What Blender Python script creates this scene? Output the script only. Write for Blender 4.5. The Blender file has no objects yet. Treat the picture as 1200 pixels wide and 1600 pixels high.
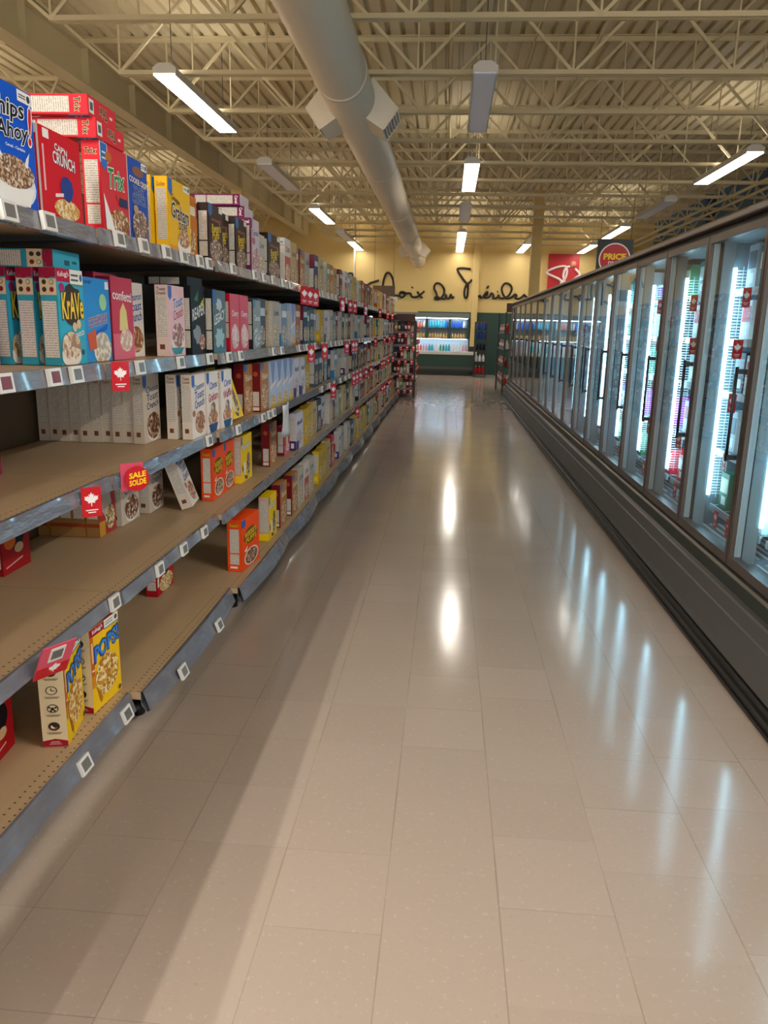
import bpy, math, random
from mathutils import Vector, Matrix
random.seed(7)
SC = bpy.context.scene
COL = SC.collection
PI = math.pi

# ------------------------------------------------------------------ colour / materials
def lin(c):
    if isinstance(c, str):
        c = c.lstrip('#')
        c = tuple(int(c[i:i + 2], 16) / 255 for i in (0, 2, 4))
    return tuple((x / 12.92 if x <= .04045 else ((x + .055) / 1.055) ** 2.4) for x in c)

MATS = {}
def mat(name, col='#888888', rough=.5, metal=0., spec=.5, coat=0., emit=None, estr=0.):
    if name in MATS: return MATS[name]
    m = bpy.data.materials.new(name); m.use_nodes = True
    b = m.node_tree.nodes['Principled BSDF']
    b.inputs['Base Color'].default_value = (*lin(col), 1)
    b.inputs['Roughness'].default_value = rough
    b.inputs['Metallic'].default_value = metal
    b.inputs['Specular IOR Level'].default_value = spec
    b.inputs['Coat Weight'].default_value = coat
    if emit:
        b.inputs['Emission Color'].default_value = (*lin(emit), 1)
        b.inputs['Emission Strength'].default_value = estr
    MATS[name] = m
    return m

class NT:
    """small node helper"""
    def __init__(s, m):
        s.m = m; s.t = m.node_tree; s.n = s.t.nodes; s.b = s.n['Principled BSDF']
    def new(s, typ, **kw):
        o = s.n.new(typ)
        for k, v in kw.items(): setattr(o, k, v)
        return o
    def link(s, a, b): s.t.links.new(a, b)
    def math(s, op, a, b=None, c=None):
        o = s.new('ShaderNodeMath', operation=op)
        for i, v in enumerate((a, b, c)):
            if v is None: continue
            if isinstance(v, (int, float)): o.inputs[i].default_value = v
            else: s.link(v, o.inputs[i])
        return o.outputs[0]
    def mix(s, f, a, b):
        o = s.new('ShaderNodeMix', data_type='RGBA')
        for i, v in ((0, f), (6, a), (7, b)):
            if isinstance(v, (int, float)): o.inputs[i].default_value = v
            elif isinstance(v, str): o.inputs[i].default_value = (*lin(v), 1)
            else: s.link(v, o.inputs[i])
        return o.outputs[2]
    def coords(s, kind='Object'):
        tc = s.new('ShaderNodeTexCoord')
        sp = s.new('ShaderNodeSeparateXYZ'); s.link(tc.outputs[kind], sp.inputs[0])
        return tc.outputs[kind], sp.outputs[0], sp.outputs[1], sp.outputs[2]
    def noise(s, vec, scale, detail=3, rough=.5):
        o = s.new('ShaderNodeTexNoise'); o.inputs['Scale'].default_value = scale
        o.inputs['Detail'].default_value = detail; o.inputs['Roughness'].default_value = rough
        if vec is not None: s.link(vec, o.inputs['Vector'])
        return o.outputs['Fac']
    def ramp(s, f, stops):
        o = s.new('ShaderNodeValToRGB'); e = o.color_ramp.elements
        while len(e) < len(stops): e.new(.5)
        for i, (p, c) in enumerate(stops):
            e[i].position = p; e[i].color = (*lin(c), 1)
        s.link(f, o.inputs[0]); return o.outputs[0]
    def base(s, out): s.link(out, s.b.inputs['Base Color'])
    def bump(s, h, strength, dist=.01):
        o = s.new('ShaderNodeBump'); o.inputs['Strength'].default_value = strength
        o.inputs['Distance'].default_value = dist; s.link(h, o.inputs['Height'])
        s.link(o.outputs[0], s.b.inputs['Normal'])
    def scaled(s, vec, sc):
        o = s.new('ShaderNodeMapping'); o.inputs['Scale'].default_value = sc
        s.link(vec, o.inputs['Vector']); return o.outputs[0]

def card(col):
    return mat('printed_card_' + col.strip('#'), col, .5, spec=.18)

def m_fine():
    if 'fine_print' in MATS: return MATS['fine_print']
    m = mat('fine_print', '#cfc8bd', .45); t = NT(m)
    v, x, y, z = t.coords()
    row = t.math('FRACT', t.math('MULTIPLY', z, 130))
    n = t.noise(t.scaled(v, (260, 260, 130)), 1.0, 1)
    ink = t.math('MULTIPLY', t.math('LESS_THAN', row, .42), t.math('GREATER_THAN', n, .44))
    t.base(t.mix(t.math('MULTIPLY', ink, .55), '#cdc6bb', '#4a4440'))
    return m

def m_cereal(a, b, scale=55):
    k = 'food_photo_%s_%s_%d' % (a.strip('#'), b.strip('#'), scale)
    if k in MATS: return MATS[k]
    m = mat(k, a, .4); t = NT(m)
    v, x, y, z = t.coords()
    vo = t.new('ShaderNodeTexVoronoi'); vo.inputs['Scale'].default_value = scale * 2.3
    t.link(v, vo.inputs['Vector'])
    sp = t.new('ShaderNodeSeparateColor'); t.link(vo.outputs['Color'], sp.inputs[0])
    f = t.math('ADD', t.math('MULTIPLY', sp.outputs[0], .8), t.math('MULTIPLY', vo.outputs['Distance'], .35 * 1))
    t.base(t.ramp(f, [(0, a), (.45, a), (.75, b), (1, '#f0e6d2')]))
    return m

def cm(c):
    if c == 'fine': return m_fine()
    if c.startswith('cereal'):
        p = c.split(':'); return m_cereal(p[1], p[2], int(p[3]) if len(p) > 3 else 55)
    return card(c)

# ------------------------------------------------------------------ mesh builder
class MB:
    def __init__(s): s.v = []; s.f = []; s.mi = []; s.ms = []; s.sm = []
    def slot(s, m):
        if m not in s.ms: s.ms.append(m)
        return s.ms.index(m)
    def add(s, vs, fs, m, smooth=False):
        o = len(s.v); s.v += [tuple(p) for p in vs]; k = s.slot(m)
        for f in fs:
            s.f.append(tuple(i + o for i in f)); s.mi.append(k); s.sm.append(smooth)
        return s
    def box(s, x0, x1, y0, y1, z0, z1, m):
        vs = [(x, y, z) for z in (z0, z1) for y in (y0, y1) for x in (x0, x1)]
        return s.add(vs, [(0, 2, 3, 1), (4, 5, 7, 6), (0, 1, 5, 4), (2, 6, 7, 3), (0, 4, 6, 2), (1, 3, 7, 5)], m)
    def bar(s, a, b, w, h, m, up=(0, 0, 1)):
        a = Vector(a); b = Vector(b); d = (b - a).normalized(); u = Vector(up)
        if abs(d.dot(u)) > .98: u = Vector((1, 0, 0))
        r = d.cross(u).normalized(); u = r.cross(d)
        vs = []
        for p in (a, b):
            for i, j in ((-1, -1), (1, -1), (1, 1), (-1, 1)):
                vs.append(p + r * (i * w / 2) + u * (j * h / 2))
        return s.add(vs, [(0, 1, 2, 3), (7, 6, 5, 4), (0, 4, 5, 1), (1, 5, 6, 2), (2, 6, 7, 3), (3, 7, 4, 0)], m)
    def tube(s, pts, r, m, n=8, closed=False):
        pts = [Vector(p) for p in pts]; vs = []; fs = []; prev = None
        for i, p in enumerate(pts):
            a = pts[max(i - 1, 0)]; b = pts[min(i + 1, len(pts) - 1)]
            d = (b - a).normalized()
            ref = prev if prev is not None else (Vector((0, 0, 1)) if abs(d.z) < .9 else Vector((1, 0, 0)))
            e1 = (ref - d * ref.dot(d)).normalized(); prev = e1; e2 = d.cross(e1)
            rr = r[i] if isinstance(r, (list, tuple)) else r
            for k in range(n):
                t = 2 * PI * k / n
                vs.append(p + e1 * (math.cos(t) * rr) + e2 * (math.sin(t) * rr))
        for i in range(len(pts) - 1):
            for k in range(n):
                k2 = (k + 1) % n
                fs.append((i * n + k, i * n + k2, (i + 1) * n + k2, (i + 1) * n + k))
        fs.append(tuple(range(n))[::-1]); fs.append(tuple((len(pts) - 1) * n + k for k in range(n)))
        return s.add(vs, fs, m, True)
    def lathe(s, prof, m, n=14, c=(0, 0, 0)):
        vs = []; fs = []
        for r, z in prof:
            for k in range(n):
                t = 2 * PI * k / n; vs.append((c[0] + r * math.cos(t), c[1] + r * math.sin(t), c[2] + z))
        for i in range(len(prof) - 1):
            for k in range(n):
                k2 = (k + 1) % n
                fs.append((i * n + k, i * n + k2, (i + 1) * n + k2, (i + 1) * n + k))
        fs.append(tuple(range(n))[::-1]); fs.append(tuple((len(prof) - 1) * n + k for k in range(n)))
        return s.add(vs, fs, m, True)
    def prof_y(s, prof, y0, y1, m, closed=True):
        """profile (x,z) swept along Y"""
        n = len(prof); vs = [(x, y0, z) for x, z in prof] + [(x, y1, z) for x, z in prof]
        fs = [(i, (i + 1) % n, n + (i + 1) % n, n + i) for i in range(n if closed else n - 1)]
        if closed: fs += [tuple(range(n))[::-1], tuple(range(n, 2 * n))]
        return s.add(vs, fs, m)
    def plate(s, pts, axis, d0, d1, m):
        """2D polygon thickened along an axis. axis 'x': pts are (y,z); 'y': pts are (x,z)"""
        f = (lambda a, b, d: (d, a, b)) if axis == 'x' else (lambda a, b, d: (a, d, b))
        n = len(pts); vs = [f(a, b, d0) for a, b in pts] + [f(a, b, d1) for a, b in pts]
        fs = [tuple(range(n)), tuple(range(n, 2 * n))[::-1]] + [(i, n + i, n + (i + 1) % n, (i + 1) % n) for i in range(n)]
        return s.add(vs, fs, m)
    def mesh(s, name):
        me = bpy.data.meshes.new(name); me.from_pydata(s.v, [], s.f)
        for m in s.ms: me.materials.append(m)
        me.polygons.foreach_set('material_index', s.mi)
        me.polygons.foreach_set('use_smooth', s.sm)
        me.update(); return me
    def build(s, name, parent=None, loc=None):
        return link(name, s.mesh(name), parent, loc)

def link(name, me, parent=None, loc=None, rot=None):
    o = bpy.data.objects.new(name, me); COL.objects.link(o)
    if parent is not None: o.parent = parent
    if loc is not None: o.location = loc
    if rot is not None: o.rotation_euler = rot
    return o
def empty(name, loc=(0, 0, 0)):
    o = bpy.data.objects.new(name, None); o.empty_display_size = .1
    COL.objects.link(o); o.location = loc; return o
LABELS = set()
def tag(o, label, cat, group=None, kind=None, shared=False):
    n = len(label.split())
    if label in LABELS or not 4 <= n <= 16: print('LABEL?', n, label)
    LABELS.add(label)
    o['label'] = label; o['category'] = cat
    if group: o['group'] = group
    if kind: o['kind'] = kind
    return o
def struct(o): o['kind'] = 'structure'; return o
def copy_tree(o, parent=None):
    c = o.copy(); COL.objects.link(c); c.parent = parent
    for k in list(o.children): copy_tree(k, c)
    return c
def nth(n):
    w = ['', 'first', 'second', 'third', 'fourth', 'fifth', 'sixth', 'seventh', 'eighth', 'ninth', 'tenth', 'eleventh', 'twelfth']
    if n < len(w): return w[n]
    return '%d%s' % (n, 'th' if 10 <= n % 100 <= 20 else {1: 'st', 2: 'nd', 3: 'rd'}.get(n % 10, 'th'))

# ------------------------------------------------------------------ lettering
TXT = {}
def text2d(s, off=0., shear=0.):
    k = (s, off, shear)
    if k in TXT: return TXT[k]
    cu = bpy.data.curves.new('t', 'FONT'); cu.body = s; cu.offset = off; cu.shear = shear; cu.resolution_u = 2
    ob = bpy.data.objects.new('t', cu); COL.objects.link(ob)
    dg = bpy.context.evaluated_depsgraph_get(); dg.update()
    me = bpy.data.meshes.new_from_object(ob.evaluated_get(dg))
    vs = [(v.co.x, v.co.y) for v in me.vertices]; fs = [tuple(p.vertices) for p in me.polygons]
    bpy.data.objects.remove(ob); bpy.data.curves.remove(cu); bpy.data.meshes.remove(me)
    TXT[k] = (vs, fs); return TXT[k]
def fit_text(s, u0, v0, u1, v1, bold=.02, off=0., shear=0., rot=0.):
    base, _ = text2d(s, bold, shear)
    xs = [p[0] for p in base]; ys = [p[1] for p in base]
    ax, bx, ay, by = min(xs), max(xs), min(ys), max(ys)
    vs, fs = text2d(s, bold + off, shear)
    cu, cv = (u0 + u1) / 2, (v0 + v1) / 2; out = []
    for x, y in vs:
        u = (x - (ax + bx) / 2) / (bx - ax) * (u1 - u0); v = (y - (ay + by) / 2) / (by - ay) * (v1 - v0)
        out.append((cu + u, cv + v + u * math.tan(rot)))
    return out, fs
LEAF = [(0, 1), (.17, .66), (.36, .76), (.28, .32), (.52, .56), (.6, .42), (.95, .46), (.82, .2), (.96, .08), (.42, -.32), (.5, -.52),
        (.06, -.44), (.05, -.95), (-.05, -.95), (-.06, -.44), (-.5, -.52), (-.42, -.32), (-.96, .08), (-.82, .2), (-.95, .46), (-.6, .42),
        (-.52, .56), (-.28, .32), (-.36, .76), (-.17, .66)]

# ------------------------------------------------------------------ printed cartons
# face F: aisle side (+X), u along +Y;  S: end facing the near aisle (-Y), u along +X;  T: top, u along +Y, v along -X
def face_map(face, w, h, t):
    if face == 'F': return w, h, lambda u, v, d: (t / 2 + d, -w / 2 + u, v)
    if face == 'S': return t, h, lambda u, v, d: (-t / 2 + u, -w / 2 - d, v)
    return w, t, lambda u, v, d: (t / 2 - v, -w / 2 + u, h + d)
def blob(cu, cv, ru, rv, n=11, seed=3, jag=.28):
    rn = random.Random(seed); out = []
    for i in range(n):
        a = 2 * PI * i / n; k = 1 - jag * rn.random()
        out.append((cu + ru * k * math.cos(a), cv + rv * k * math.sin(a)))
    return out
def decals(mb, els, w, h, t, only=None, d0=.0004):
    d = {'F': d0, 'S': d0, 'T': d0}; cl = lambda a: min(max(a, .004), .996)
    for e in els:
        k, face = e[0], e[1]
        if only and face != only: continue
        W, H, f = face_map(face, w, h, t); d[face] += .00022; dd = d[face]
        if k == 'r':
            _, _, a, b, c, e2, col = e
            q = [(a, b), (c, b), (c, e2), (a, e2)]
            mb.add([f(cl(u) * W, cl(v) * H, dd) for u, v in q], [(0, 1, 2, 3)], cm(col))
        elif k == 'e':
            _, _, a, b, ru, rv, col = e
            q = [(a + ru * math.cos(2 * PI * i / 20), b + rv * math.sin(2 * PI * i / 20)) for i in range(20)]
            mb.add([f(cl(u) * W, cl(v) * H, dd) for u, v in q], [tuple(range(20))], cm(col))
        elif k == 'p':
            q, col = e[2], e[3]
            mb.add([f(cl(u) * W, cl(v) * H, dd) for u, v in q], [tuple(range(len(q)))], cm(col))
        elif k == 't':
            _, _, s, a, b, c, e2, col = e[:8]
            rot = e[8] if len(e) > 8 else 0; outl = e[9] if len(e) > 9 else None; sh = e[10] if len(e) > 10 else 0
            flip = e[11] if len(e) > 11 else False
            if outl:
                vs, fs = fit_text(s, a * W, b * H, c * W, e2 * H, .02, .035, sh, rot)
                if flip: vs = [((a + c) * W - u, (b + e2) * H - v) for u, v in vs]
                mb.add([f(u, v, dd) for u, v in vs], fs, cm(outl)); d[face] += .00022; dd = d[face]
            vs, fs = fit_text(s, a * W, b * H, c * W, e2 * H, .02, 0, sh, rot)
            if flip: vs = [((a + c) * W - u, (b + e2) * H - v) for u, v in vs]
            mb.add([f(u, v, dd) for u, v in vs], fs, cm(col))
    return mb

D = {}     # design -> dict(w,h,t, cols(front,side,top), els)
def design(name, w, h, t, front, side, els, top=None, name_as=''):
    D[name] = dict(w=w, h=h, t=t, front=front, side=side, top=top or front, els=els, look=name_as)

def bowl(c1, c2, cu=.5, cv=.2, ru=.42, rv=.17, bowlcol='#e9e4dc', sc=55):
    return [('e', 'F', cu, cv - .04, ru, rv, bowlcol), ('e', 'F', cu, cv + .07, ru * .95, rv * .85, 'cereal:%s:%s:%d' % (c1, c2, sc))]
def spine(b0=.1, b1=.82, split=.36):
    return [('r', 'S', .12, b0, .88, split - .01, 'fine'), ('r', 'S', .12, split + .01, .88, b1, 'fine')]
MED = [('r', 'F', .7, .9, .99, .99, '#f2f0ec'), ('e', 'F', .93, .945, .035, .03, '#3a3a44'), ('r', 'F', .73, .93, .87, .94, '#55555c'), ('r', 'F', .73, .95, .87, .96, '#55555c')]

design('blue', .25, .32, .07, '#0b57d0', '#0a4ab5', MED + [
    ('e', 'F', .5, .2, .46, .19, '#dfe3ee'), ('p', 'F', [(.08, .2), (.92, .2), (.8, .04), (.2, .04)], '#f1efec'), ('e', 'F', .5, .3, .44, .13, 'cereal:#6b4630:#c9a27a:60'),
    ('p', 'F', [(.8, .36), (.86, .5), (.78, .44), (.74, .38)], '#e8ecf4'), ('p', 'F', [(.2, .38), (.16, .5), (.26, .43), (.3, .4)], '#e8ecf4'),
    ('t', 'F', 'Chips', .04, .69, .8, .88, '#16181f', .08, '#ffffff', .1), ('t', 'F', 'Ahoy', .2, .53, .86, .7, '#16181f', .08, '#ffffff', .1),
    ('t', 'F', '!', .85, .56, .95, .88, '#d01f2b', 0, '#ffffff', .15), ('t', 'F', 'Cereal - Céréales', .36, .49, .76, .515, '#e6ecf5')] + spine())
design('crunchred', .26, .255, .06, '#d31126', '#d9d3cc', [
    ('r', 'F', .1, .88, .24, .98, '#f2f0ec'), ('t', 'F', "CAP'N", .36, .78, .66, .86, '#f4f2ee', -.12, '#8d0c18'),
    ('t', 'F', 'CRUNCH', .3, .63, .84, .77, '#f4f2ee', -.05, '#22315f'), ('r', 'F', .06, .3, .1, .8, '#e9b9b9'),
    ('e', 'F', .58, .15, .32, .12, 'cereal:#c98a2c:#edcb7a:40'), ('p', 'F', blob(.6, .38, .17, .17, 9, 4, .2), '#26408c'), ('p', 'F', [(.3, .3), (.5, .33), (.5, .29), (.3, .26)], '#f0d9d9'),
    ('r', 'S', .1, .05, .9, .9, '#cf2334'), ('r', 'S', .2, .1, .8, .8, 'fine')], top='#c40f22')
TRIX_T = [('r', 'T', .04, .15, .2, .85, '#eceae6'), ('r', 'T', .07, .3, .17, .7, '#5b5b5b'), ('t', 'T', 'Trix', .4, .2, .68, .75, '#2c2420', 0, '#e7dcb0', .1, True), ('r', 'T', .76, .4, .86, .55, '#f0d8d8')]
design('trix', .23, .3, .062, '#d92f3c', '#cf2131', TRIX_T + [
    ('p', 'F', [(0, 1), (.28, 1), (.3, .8), (.14, .72), (0, .78)], '#f0e3e2'), ('p', 'F', [(.04, .99), (.26, .99), (.26, .76), (.15, .7), (.04, .76)], '#2f6fc2'), ('r', 'F', .08, .82, .22, .84, '#e8eef6'), ('r', 'F', .08, .88, .22, .9, '#e8eef6'),
    ('t', 'F', 'Trix', .26, .54, .86, .76, '#1d8a4c', .06, '#f6f3ec', .1), ('e', 'F', .62, .16, .36, .16, 'cereal:#7b3b22:#d9a33a:42'), ('e', 'F', .3, .86, .12, .06, '#c46a2b'), ('e', 'F', .62, .46, .1, .05, '#c43a2b'), ('e', 'F', .2, .1, .12, .07, '#e08a33'),
    ('r', 'F', .62, .36, .94, .46, '#2b2a55'), ('p', 'F', [(.05, .45), (.3, .2), (.4, .06), (.1, .06)], '#f2efee'), ('r', 'F', 0, 0, 1, .045, '#d98a3c'),
    ('t', 'S', 'Trix', .14, .85, .86, .92, '#2c2420', 0, '#e7dcb0', .1), ('r', 'S', .12, .33, .9, .79, 'fine'), ('r', 'S', .16, .1, .9, .31, 'fine')])
design('cookieblue', .185, .3, .06, '#1f4fb0', '#c9cbd6', MED + [
    ('e', 'F', .5, .86, .3, .06, '#8a5a44'), ('t', 'F', 'COOKIE CRISP', .04, .7, .96, .77, '#f4f0ea', -.05, '#7a3a2a'), ('t', 'F', 'TOAST', .22, .58, .8, .68, '#2a3f86', 0, '#b9d0f2'), ('t', 'F', 'CRUNCH', .14, .47, .86, .58, '#2a3f86', 0, '#b9d0f2'),
    ('e', 'F', .52, .2, .44, .2, 'cereal:#5c3426:#a8795a:46'), ('e', 'F', .3, .4, .12, .05, '#c49a6c')] + spine())
design('graham', .29, .3, .055, '#f2bd12', '#e8b81c', MED + [
    ('p', 'F', [(.03, .99), (.2, .99), (.2, .82), (.115, .77), (.03, .82)], '#2f6fc2'), ('r', 'F', 0, 0, 1, .1, '#e59a1c'), ('e', 'F', .66, .12, .3, .13, '#f3efe6'), ('e', 'F', .66, .22, .27, .12, 'cereal:#9a5228:#d9a55c:40'),
    ('t', 'F', 'Croque', .14, .68, .5, .78, '#2c2014', -.15), ('t', 'F', 'Graham', .12, .46, .9, .68, '#2c2014', -.05, '#f6efe0', .12), ('t', 'F', 'DORÉ', .42, .34, .82, .47, '#2c2014', 0, '#f6efe0', .12),
    ('t', 'S', 'Golden', .16, .87, .84, .93, '#9a4a24', 0), ('r', 'S', .14, .16, .88, .84, 'fine')])
PUFF = [('p', 'F', [(.0, 1), (.26, 1), (.26, .84), (.13, .78), (0, .84)], '#3b6ea8'), ('r', 'F', .74, .9, .98, .99, '#e9e4da'), ('r', 'F', 0, 0, 1, .06, '#b4271d'), ('e', 'F', .5, .22, .46, .2, 'cereal:#54301e:#a0602c:48'), ('t', 'F', 'CHOCOLATEY', .16, .72, .86, .77, '#c46a4a', 0)]
design('brownpuff', .24, .275, .055, '#3b221a', '#2c1d1a', PUFF + [('t', 'F', "Reese's", .2, .54, .84, .7, '#e5c12c', .1, '#5b3a10', .1), ('t', 'F', 'Puffs', .22, .42, .72, .56, '#e5c12c', .1, '#5b3a10', .1)] + spine(.1, .86))
design('purple', .2, .305, .06, '#cdbcc6', '#6d1244', [
    ('p', 'F', [(.03, .99), (.2, .99), (.2, .85), (.115, .8), (.03, .85)], '#4a6aa8'), ('t', 'F', 'Cereal', .16, .7, .9, .82, '#4a2a5c', .05, '#f4eef2'), ('r', 'F', 0, 0, .06, 1, '#6d1244'), ('e', 'F', .55, .26, .42, .24, 'cereal:#8a4f58:#cf9aa0:38'), ('e', 'F', .3, .6, .2, .07, '#b06a80'),
    ('t', 'S', 'Cereal', .14, .9, .86, .96, '#e8d9e2', 0)] + spine(.14, .86))
design('tealbear', .18, .305, .055, '#36a9c6', '#2f93a6', [
    ('r', 'F', 0, .86, .5, 1, '#b3123a'), ('t', 'F', "Kellogg's", .06, .9, .46, .97, '#f6e9ea', .06), ('r', 'F', .5, .85, 1, 1, '#ecebe4'), ('r', 'F', .54, .88, .82, .9, '#55555c'), ('r', 'F', .54, .93, .82, .95, '#55555c'), ('e', 'F', .92, .92, .05, .04, '#4b5f8a'), ('r', 'F', .5, .83, 1, .845, '#5f8f58'),
    ('e', 'F', .16, .8, .1, .05, '#a22a6a'), ('p', 'F', blob(.52, .62, .46, .24, 15, 8, .25), '#3a2c26'), ('t', 'F', 'KrAVe', .12, .48, .94, .76, '#f2cf3e', .02, '#4e3218'), ('e', 'F', .56, .4, .09, .05, '#d9c09a'), ('e', 'F', .72, .43, .08, .05, '#d9c09a'),
    ('e', 'F', .36, .1, .38, .12, '#e6ddd2'), ('e', 'F', .38, .2, .36, .15, 'cereal:#a5744c:#e0bf94:26'), ('t', 'F', 'CHOCO', .56, .3, .9, .35, '#f0f0ea', .2), ('e', 'F', .82, .13, .06, .03, '#3b5560'),
    ('p', 'S', [(0, 1), (1, 1), (1, .92), (.8, .92), (.5, .885), (.2, .92), (0, .92)], '#8f1534'), ('r', 'S', 0, .72, 1, .885, '#cbb896'), ('e', 'S', .28, .85, .13, .026, '#3a3028'), ('e', 'S', .72, .85, .13, .026, '#3a3028'), ('e', 'S', .28, .775, .13, .026, '#3a3028'), ('e', 'S', .72, .775, .13, .026, '#7a1c1c'), ('e', 'S', .72, .85, .1, .02, '#cbb896'),
    ('p', 'S', [(0, .92), (.2, .92), (.5, .885), (.8, .92), (1, .92), (1, .9), (0, .9)], '#8f1534'), ('r', 'S', .08, .08, .94, .66, 'fine'),
    ('r', 'T', .4, .2, .6, .5, '#24596a'), ('r', 'T', .7, .35, .88, .5, '#24596a')], top='#3aa6bd')
design('dogblue', .215, .29, .055, '#2b8fd8', '#b8c4cc', [
    ('t', 'F', "Kellogg's", .06, .92, .34, .97, '#1f3a6a', .06), ('r', 'F', .84, .88, .98, .97, '#e8eef2'), ('t', 'F', 'SCOOBY-DOO!', .16, .44, .86, .56, '#8a2a5c', .14, '#f2f4f6'), ('p', 'F', [(.36, .36), (.86, .46), (.86, .4), (.36, .3)], '#1d63c4'), ('e', 'F', .62, .16, .34, .2, 'cereal:#b5a58c:#e6dcc6:30'), ('p', 'F', [(.08, .34), (.4, .4), (.4, .16), (.14, .14)], '#cf5a35'), ('e', 'F', .72, .72, .14, .1, '#9fd0a0')] + spine())
design('confetti', .2, .305, .055, '#c43a54', '#7c1c30', [
    ('t', 'F', 'confetti', .06, .72, .94, .84, '#f2dfe0', -.05, '#a0203c'), ('r', 'F', 0, 0, 1, .32, '#d8677c'), ('p', 'F', [(.3, .36), (.72, .36), (.66, .6), (.52, .7), (.36, .6)], '#dccb84'), ('e', 'F', .6, .24, .3, .14, 'cereal:#cfa58c:#ead4c0:34')] + spine())
TOAST = [('p', 'F', [(.03, .99), (.24, .99), (.24, .84), (.135, .79), (.03, .84)], '#3c68b0'), ('e', 'F', .56, .2, .4, .2, '#e9e1d8')]
SP2 = [('t', 'S', 'Toast', .14, .92, .86, .965, '#4a2c22', 0), ('t', 'S', 'Crunch', .14, .865, .86, .91, '#4a2c22', 0), ('r', 'S', .12, .28, .9, .84, 'fine'), ('r', 'S', .26, .1, .66, .17, '#6a4030')]
design('cinnawhite', .205, .3, .0475, '#e4dcd4', '#d3c6b6', TOAST + [('t', 'F', 'Cinnamon', .2, .76, .92, .86, '#2c4f96', .1, '#f5f2ee'), ('t', 'F', 'Toast', .22, .62, .9, .75, '#2c4f96', .1, '#f5f2ee'), ('t', 'F', 'Crunch', .2, .48, .9, .61, '#2c4f96', .1, '#f5f2ee'), ('e', 'F', .56, .24, .36, .18, 'cereal:#8a5230:#c48a58:34'), ('e', 'F', .12, .4, .1, .05, '#b0705c')] + SP2)
design('cinnachoco', .2, .305, .0475, '#cdbfae', '#c2b4a2', TOAST + [('t', 'F', 'Choco', .2, .74, .92, .84, '#2a2f52', .1, '#efe8de'), ('t', 'F', 'Toast', .22, .62, .9, .73, '#2a2f52', .1, '#efe8de'), ('t', 'F', 'Crunch', .2, .5, .9, .61, '#2a2f52', .1, '#efe8de'), ('e', 'F', .56, .24, .38, .2, 'cereal:#54301e:#9c6a44:34')] + SP2)
design('pinktoast', .21, .3, .055, '#e3bcc4', '#d8c0b8', TOAST + [('t', 'F', 'Toast', .3, .7, .9, .85, '#3f6aa8', .2, '#f7eef0'), ('t', 'F', 'Crunch', .3, .54, .9, .69, '#b03a5c', .2, '#f7eef0'), ('e', 'F', .55, .3, .36, .18, 'cereal:#8a5040:#c99080:34'), ('p', 'F', [(.1, .12), (.9, .12), (.7, .02), (.3, .02)], '#3f8f9a')] + SP2)
design('churros', .2, .3, .05, '#e8e0da', '#d3c6b6', TOAST + [('t', 'F', 'Cinna', .26, .72, .9, .84, '#3a5fae', .08), ('t', 'F', 'Graham', .14, .52, .94, .66, '#b3263c', .08, '#f6f0ec'), ('e', 'F', .5, .24, .4, .13, 'cereal:#9a5a34:#d09a64:30'), ('e', 'F', .52, .38, .2, .12, 'cereal:#7a5a3c:#b08a5c:30'), ('p', 'F', [(.12, .14), (.9, .14), (.75, 0), (.25, 0)], '#2f4f80')] + SP2)
design('wildberry', .2, .3, .05, '#ece6e2', '#d3c6b6', TOAST + [('t', 'F', 'Cinna', .26, .72, .9, .84, '#3a5fae', .08), ('t', 'F', 'Waffle', .14, .52, .94, .66, '#b3263c', .08, '#f6f0ec'), ('e', 'F', .5, .22, .4, .12, 'cereal:#b0643c:#dca878:30'), ('e', 'F', .54, .36, .2, .12, 'cereal:#8a6a4c:#c09a6c:30'), ('p', 'F', [(.12, .13), (.9, .13), (.75, 0), (.25, 0)], '#27608c')] + SP2)
design('reaper', .22, .31, .05, '#17181c', '#101114', [('t', 'F', 'REAPER', .08, .55, .92, .72, '#d8d8d4', .2, '#3a3f46'), ('p', 'F', blob(.4, .3, .34, .24, 13, 5, .5), '#8a8f94'), ('e', 'F', .7, .18, .2, .12, 'cereal:#7a2c14:#d0702c:40'), ('p', 'F', [(.2, .8), (.5, .95), (.45, .78)], '#3a7a4c'), ('p', 'F', [(.6, .74), (.9, .86), (.8, .72)], '#c2c63c')] + spine())
design('iceblue', .22, .305, .055, '#56707c', '#17181c', [('p', 'F', [(.0, 1), (.24, 1), (.24, .82), (.12, .76), (0, .82)], '#3c6cae'), ('t', 'F', 'LEGACY', .1, .5, .92, .66, '#e6ecee', .2, '#27343c'), ('p', 'F', blob(.5, .76, .4, .12, 13, 6, .6), '#b8c4cc'), ('p', 'F', blob(.5, .24, .42, .2, 17, 7, .6), '#9fc4cc'), ('r', 'F', 0, 0, 1, .05, '#3a7f94')] + spine(.06, .86))
design('cheerpink', .19, .3, .06, '#d4586c', '#b31228', [('t', 'F', 'Cherry', .2, .58, .86, .72, '#f4e8e8', 0, '#a8283c'), ('e', 'F', .5, .26, .4, .22, 'cereal:#c98a84:#e8cfc2:34'), ('p', 'F', blob(.5, .3, .3, .2, 13, 9, .6), '#e9d0d2')] + spine(.24, .86, .5))
design('greybox', .19, .285, .06, '#8d9aa0', '#2b2422', [('t', 'F', 'Cereal', .2, .58, .86, .7, '#eef0f0', 0, '#5c6a72'), ('e', 'F', .5, .24, .4, .2, 'cereal:#7c8a90:#c8d0d2:34'), ('p', 'F', [(0, 1), (.3, 1), (.3, .86), (0, .8)], '#5a86a8')] + spine(.2, .96, .5))
ICON = []
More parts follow.
